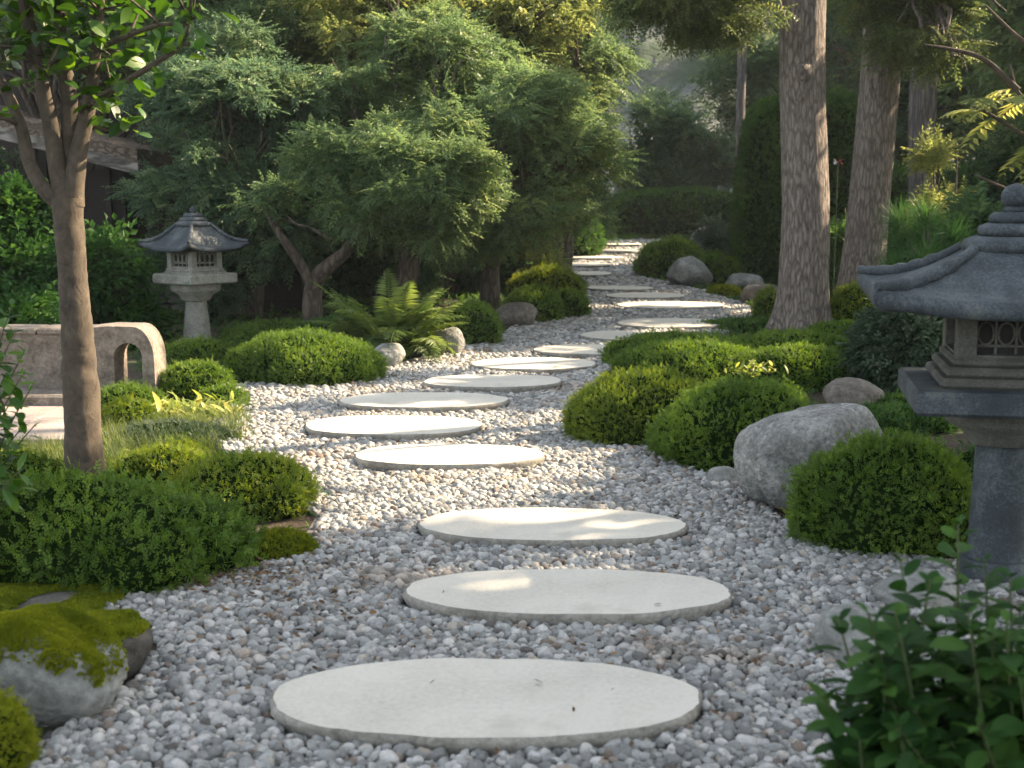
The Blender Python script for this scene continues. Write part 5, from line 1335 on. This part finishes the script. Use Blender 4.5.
# compound-leaved tree reaching in from the right
Yt = 8.6
bt = np.array([atd(1130, 300, Yt)[0], Yt, 0.0]); root = thing('feather_leaved_tree', bt, 'tree with long feather like leaves reaching in at the upper right', 'tree')
g = Geo(); T_ = lambda x, y, dy=0.0: atd(x, y, Yt + dy)
tube(g, [bt, T_(1120, 250), T_(1085, 180), T_(1060, 120), T_(1050, 20), T_(1060, -120)], [.07, .06, .055, .045, .035, .02], 12, 0, .06, sub=5)
B2 = [[T_(1075, 150), T_(1040, 110), T_(1018, 92), T_(1010, 65)], [T_(1018, 90), T_(985, 60), T_(955, 50), T_(925, 45)], [T_(1060, 120), T_(1040, 60), T_(1010, 30), T_(985, 5)], [T_(1080, 180), T_(1045, 150), T_(1000, 120), T_(970, 105)], [T_(1055, 60), T_(1020, -10), T_(980, -40)], [T_(1085, 190), T_(1050, 200, .2), T_(1010, 190, .2), T_(975, 175, .2)], [T_(1085, 180), T_(1070, 160, -.4), T_(1040, 140, -.4)]]
for q in B2: tube(g, q, np.linspace(.022, .007, len(q)), 9, 0, .05, sub=5)
g.build('trunk', M['bark_smooth'], parent=root, loc=bt)
g = Geo()
for q in B2:
    q = np.array(q)
    for k in range(11):
        t = random.uniform(.35, 1.0) * (len(q) - 1); i = min(int(t), len(q) - 2); p = q[i] * (1 - t + i) + q[i + 1] * (t - i)
        if not carve(p[None] + [[-.15, 0, 0]], .22, .8).all(): continue
        az = math.pi + random.uniform(-1.5, 1.5) if k % 4 else random.uniform(0, 6.28)
        frond(g, p, az, random.uniform(.28, .5), random.uniform(-.1, .45), random.uniform(.35, .7), .13, 9, tint=random.uniform(.2, .95), stemr=.003, pratio=.22)
g.build('crown', M['tree_yellow'], parent=root, loc=bt)

# ------------------------------------------------------------------ ground cover and fallen leaves (uncountable)
g = Geo(); n = 60000
X = rng.uniform(-9, 11, n); Y = rng.uniform(4, 34, n); k = ~inpoly(X, Y, [(p[0], p[1]) for p in GP]) & (np.abs(X) < Y * .5 + 1) & ~((X < at(112, 440)[0] + .05) & (Y < 9.4)) & ~((Y > Yw - .4) & (Y < Yw + .3) & (X < 0))
n0 = noise(np.stack([X, Y, X * 0], 1), .9, 2); k &= (n0 > -.35) | (Y > 12)
X, Y = X[k], Y[k]; Z = gz(Y) + rng.uniform(0, .05, len(X)); P = np.stack([X, Y, Z], 1)
s = np.clip(.02 + .003 * Y, .03, .1) * rng.uniform(.8, 1.5, len(X)); sel = rng.integers(0, 4, len(X)); R = frames(rng.normal(size=P.shape) * [1, 1, .3] + [0, 0, .6], None, .6)
for q in range(4): kk = sel == q; scatter(g, SPR_SMALL[q][0], SPR_SMALL[q][1], P[kk], R[kk], s[kk])
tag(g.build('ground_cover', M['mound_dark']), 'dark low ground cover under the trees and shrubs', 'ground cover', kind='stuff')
g = Geo(); pts = []
for (x, y, sx, sy, n) in [(290, 580, .5, .25, 90), (190, 590, .35, .12, 260), (340, 388, .3, .1, 60), (560, 620, .9, .6, 60), (700, 660, .6, .5, 40), (300, 640, .5, .4, 50), (660, 460, .4, .1, 60), (770, 520, .4, .15, 50), (480, 480, 1.2, .8, 60), (300, 510, .3, .2, 60), (270, 575, .35, .2, 160), (300, 610, .3, .25, 160), (560, 450, 1.6, 1.8, 160), (450, 700, 1.3, .5, 90), (650, 320, 1.2, 3.0, 160)]:
    c = at(x, y); pts.append(c + rng.normal(size=(n, 3)) * [sx * .6, sy * .6, 0])
P = np.concatenate(pts); P[:, 2] = gz(P[:, 1]) + .042 + rng.uniform(0, .008, len(P))
for c, rx, ry in STONES:
    q_ = ((P[:, 0] - c[0]) / rx) ** 2 + ((P[:, 1] - c[1]) / ry) ** 2
    P[(q_ < 1.15) & (rng.random(len(P)) < .95), 0] += 30; P[q_ < 1.15, 2] = c[2] + TOPZ + .004
P = P[P[:, 0] < 15]; tv, tf = bigleaf(1, .4, .3, -.2, seg=4)
az = rng.uniform(0, 6.28, len(P)); scatter(g, tv, tf, P, frames(np.stack([np.cos(az), np.sin(az), rng.normal(0, .15, len(P))], 1), None, .5), rng.uniform(.012, .034, len(P)))
tag(g.build('fallen_leaves', M['litter']), 'dry brown leaves and bits scattered on the gravel', 'leaves', kind='stuff')
print('verts', sum(len(m.vertices) for m in bpy.data.meshes), 'polys', sum(len(m.polygons) for m in bpy.data.meshes))

# ------------------------------------------------------------------ haze
hb = Geo(); box(hb, (0, 30, 9.0), (75, 85, 12.5))
hz = hb.build('haze', [], loc=(0, 30, 9.0)); tag(hz, 'thin morning haze in the garden air', 'haze', kind='stuff')
hm = bpy.data.materials.new('haze_air'); hm.use_nodes = True; hn = hm.node_tree; hn.nodes.clear()
ho = hn.nodes.new('ShaderNodeOutputMaterial'); hv = hn.nodes.new('ShaderNodeVolumePrincipled')
hv.inputs['Color'].default_value = (.86, .90, .92, 1); hv.inputs['Density'].default_value = .0008; hv.inputs['Anisotropy'].default_value = .3
hn.links.new(hv.outputs[0], ho.inputs['Volume']); hz.data.materials.append(hm)
SC.cycles.volume_bounces = 1
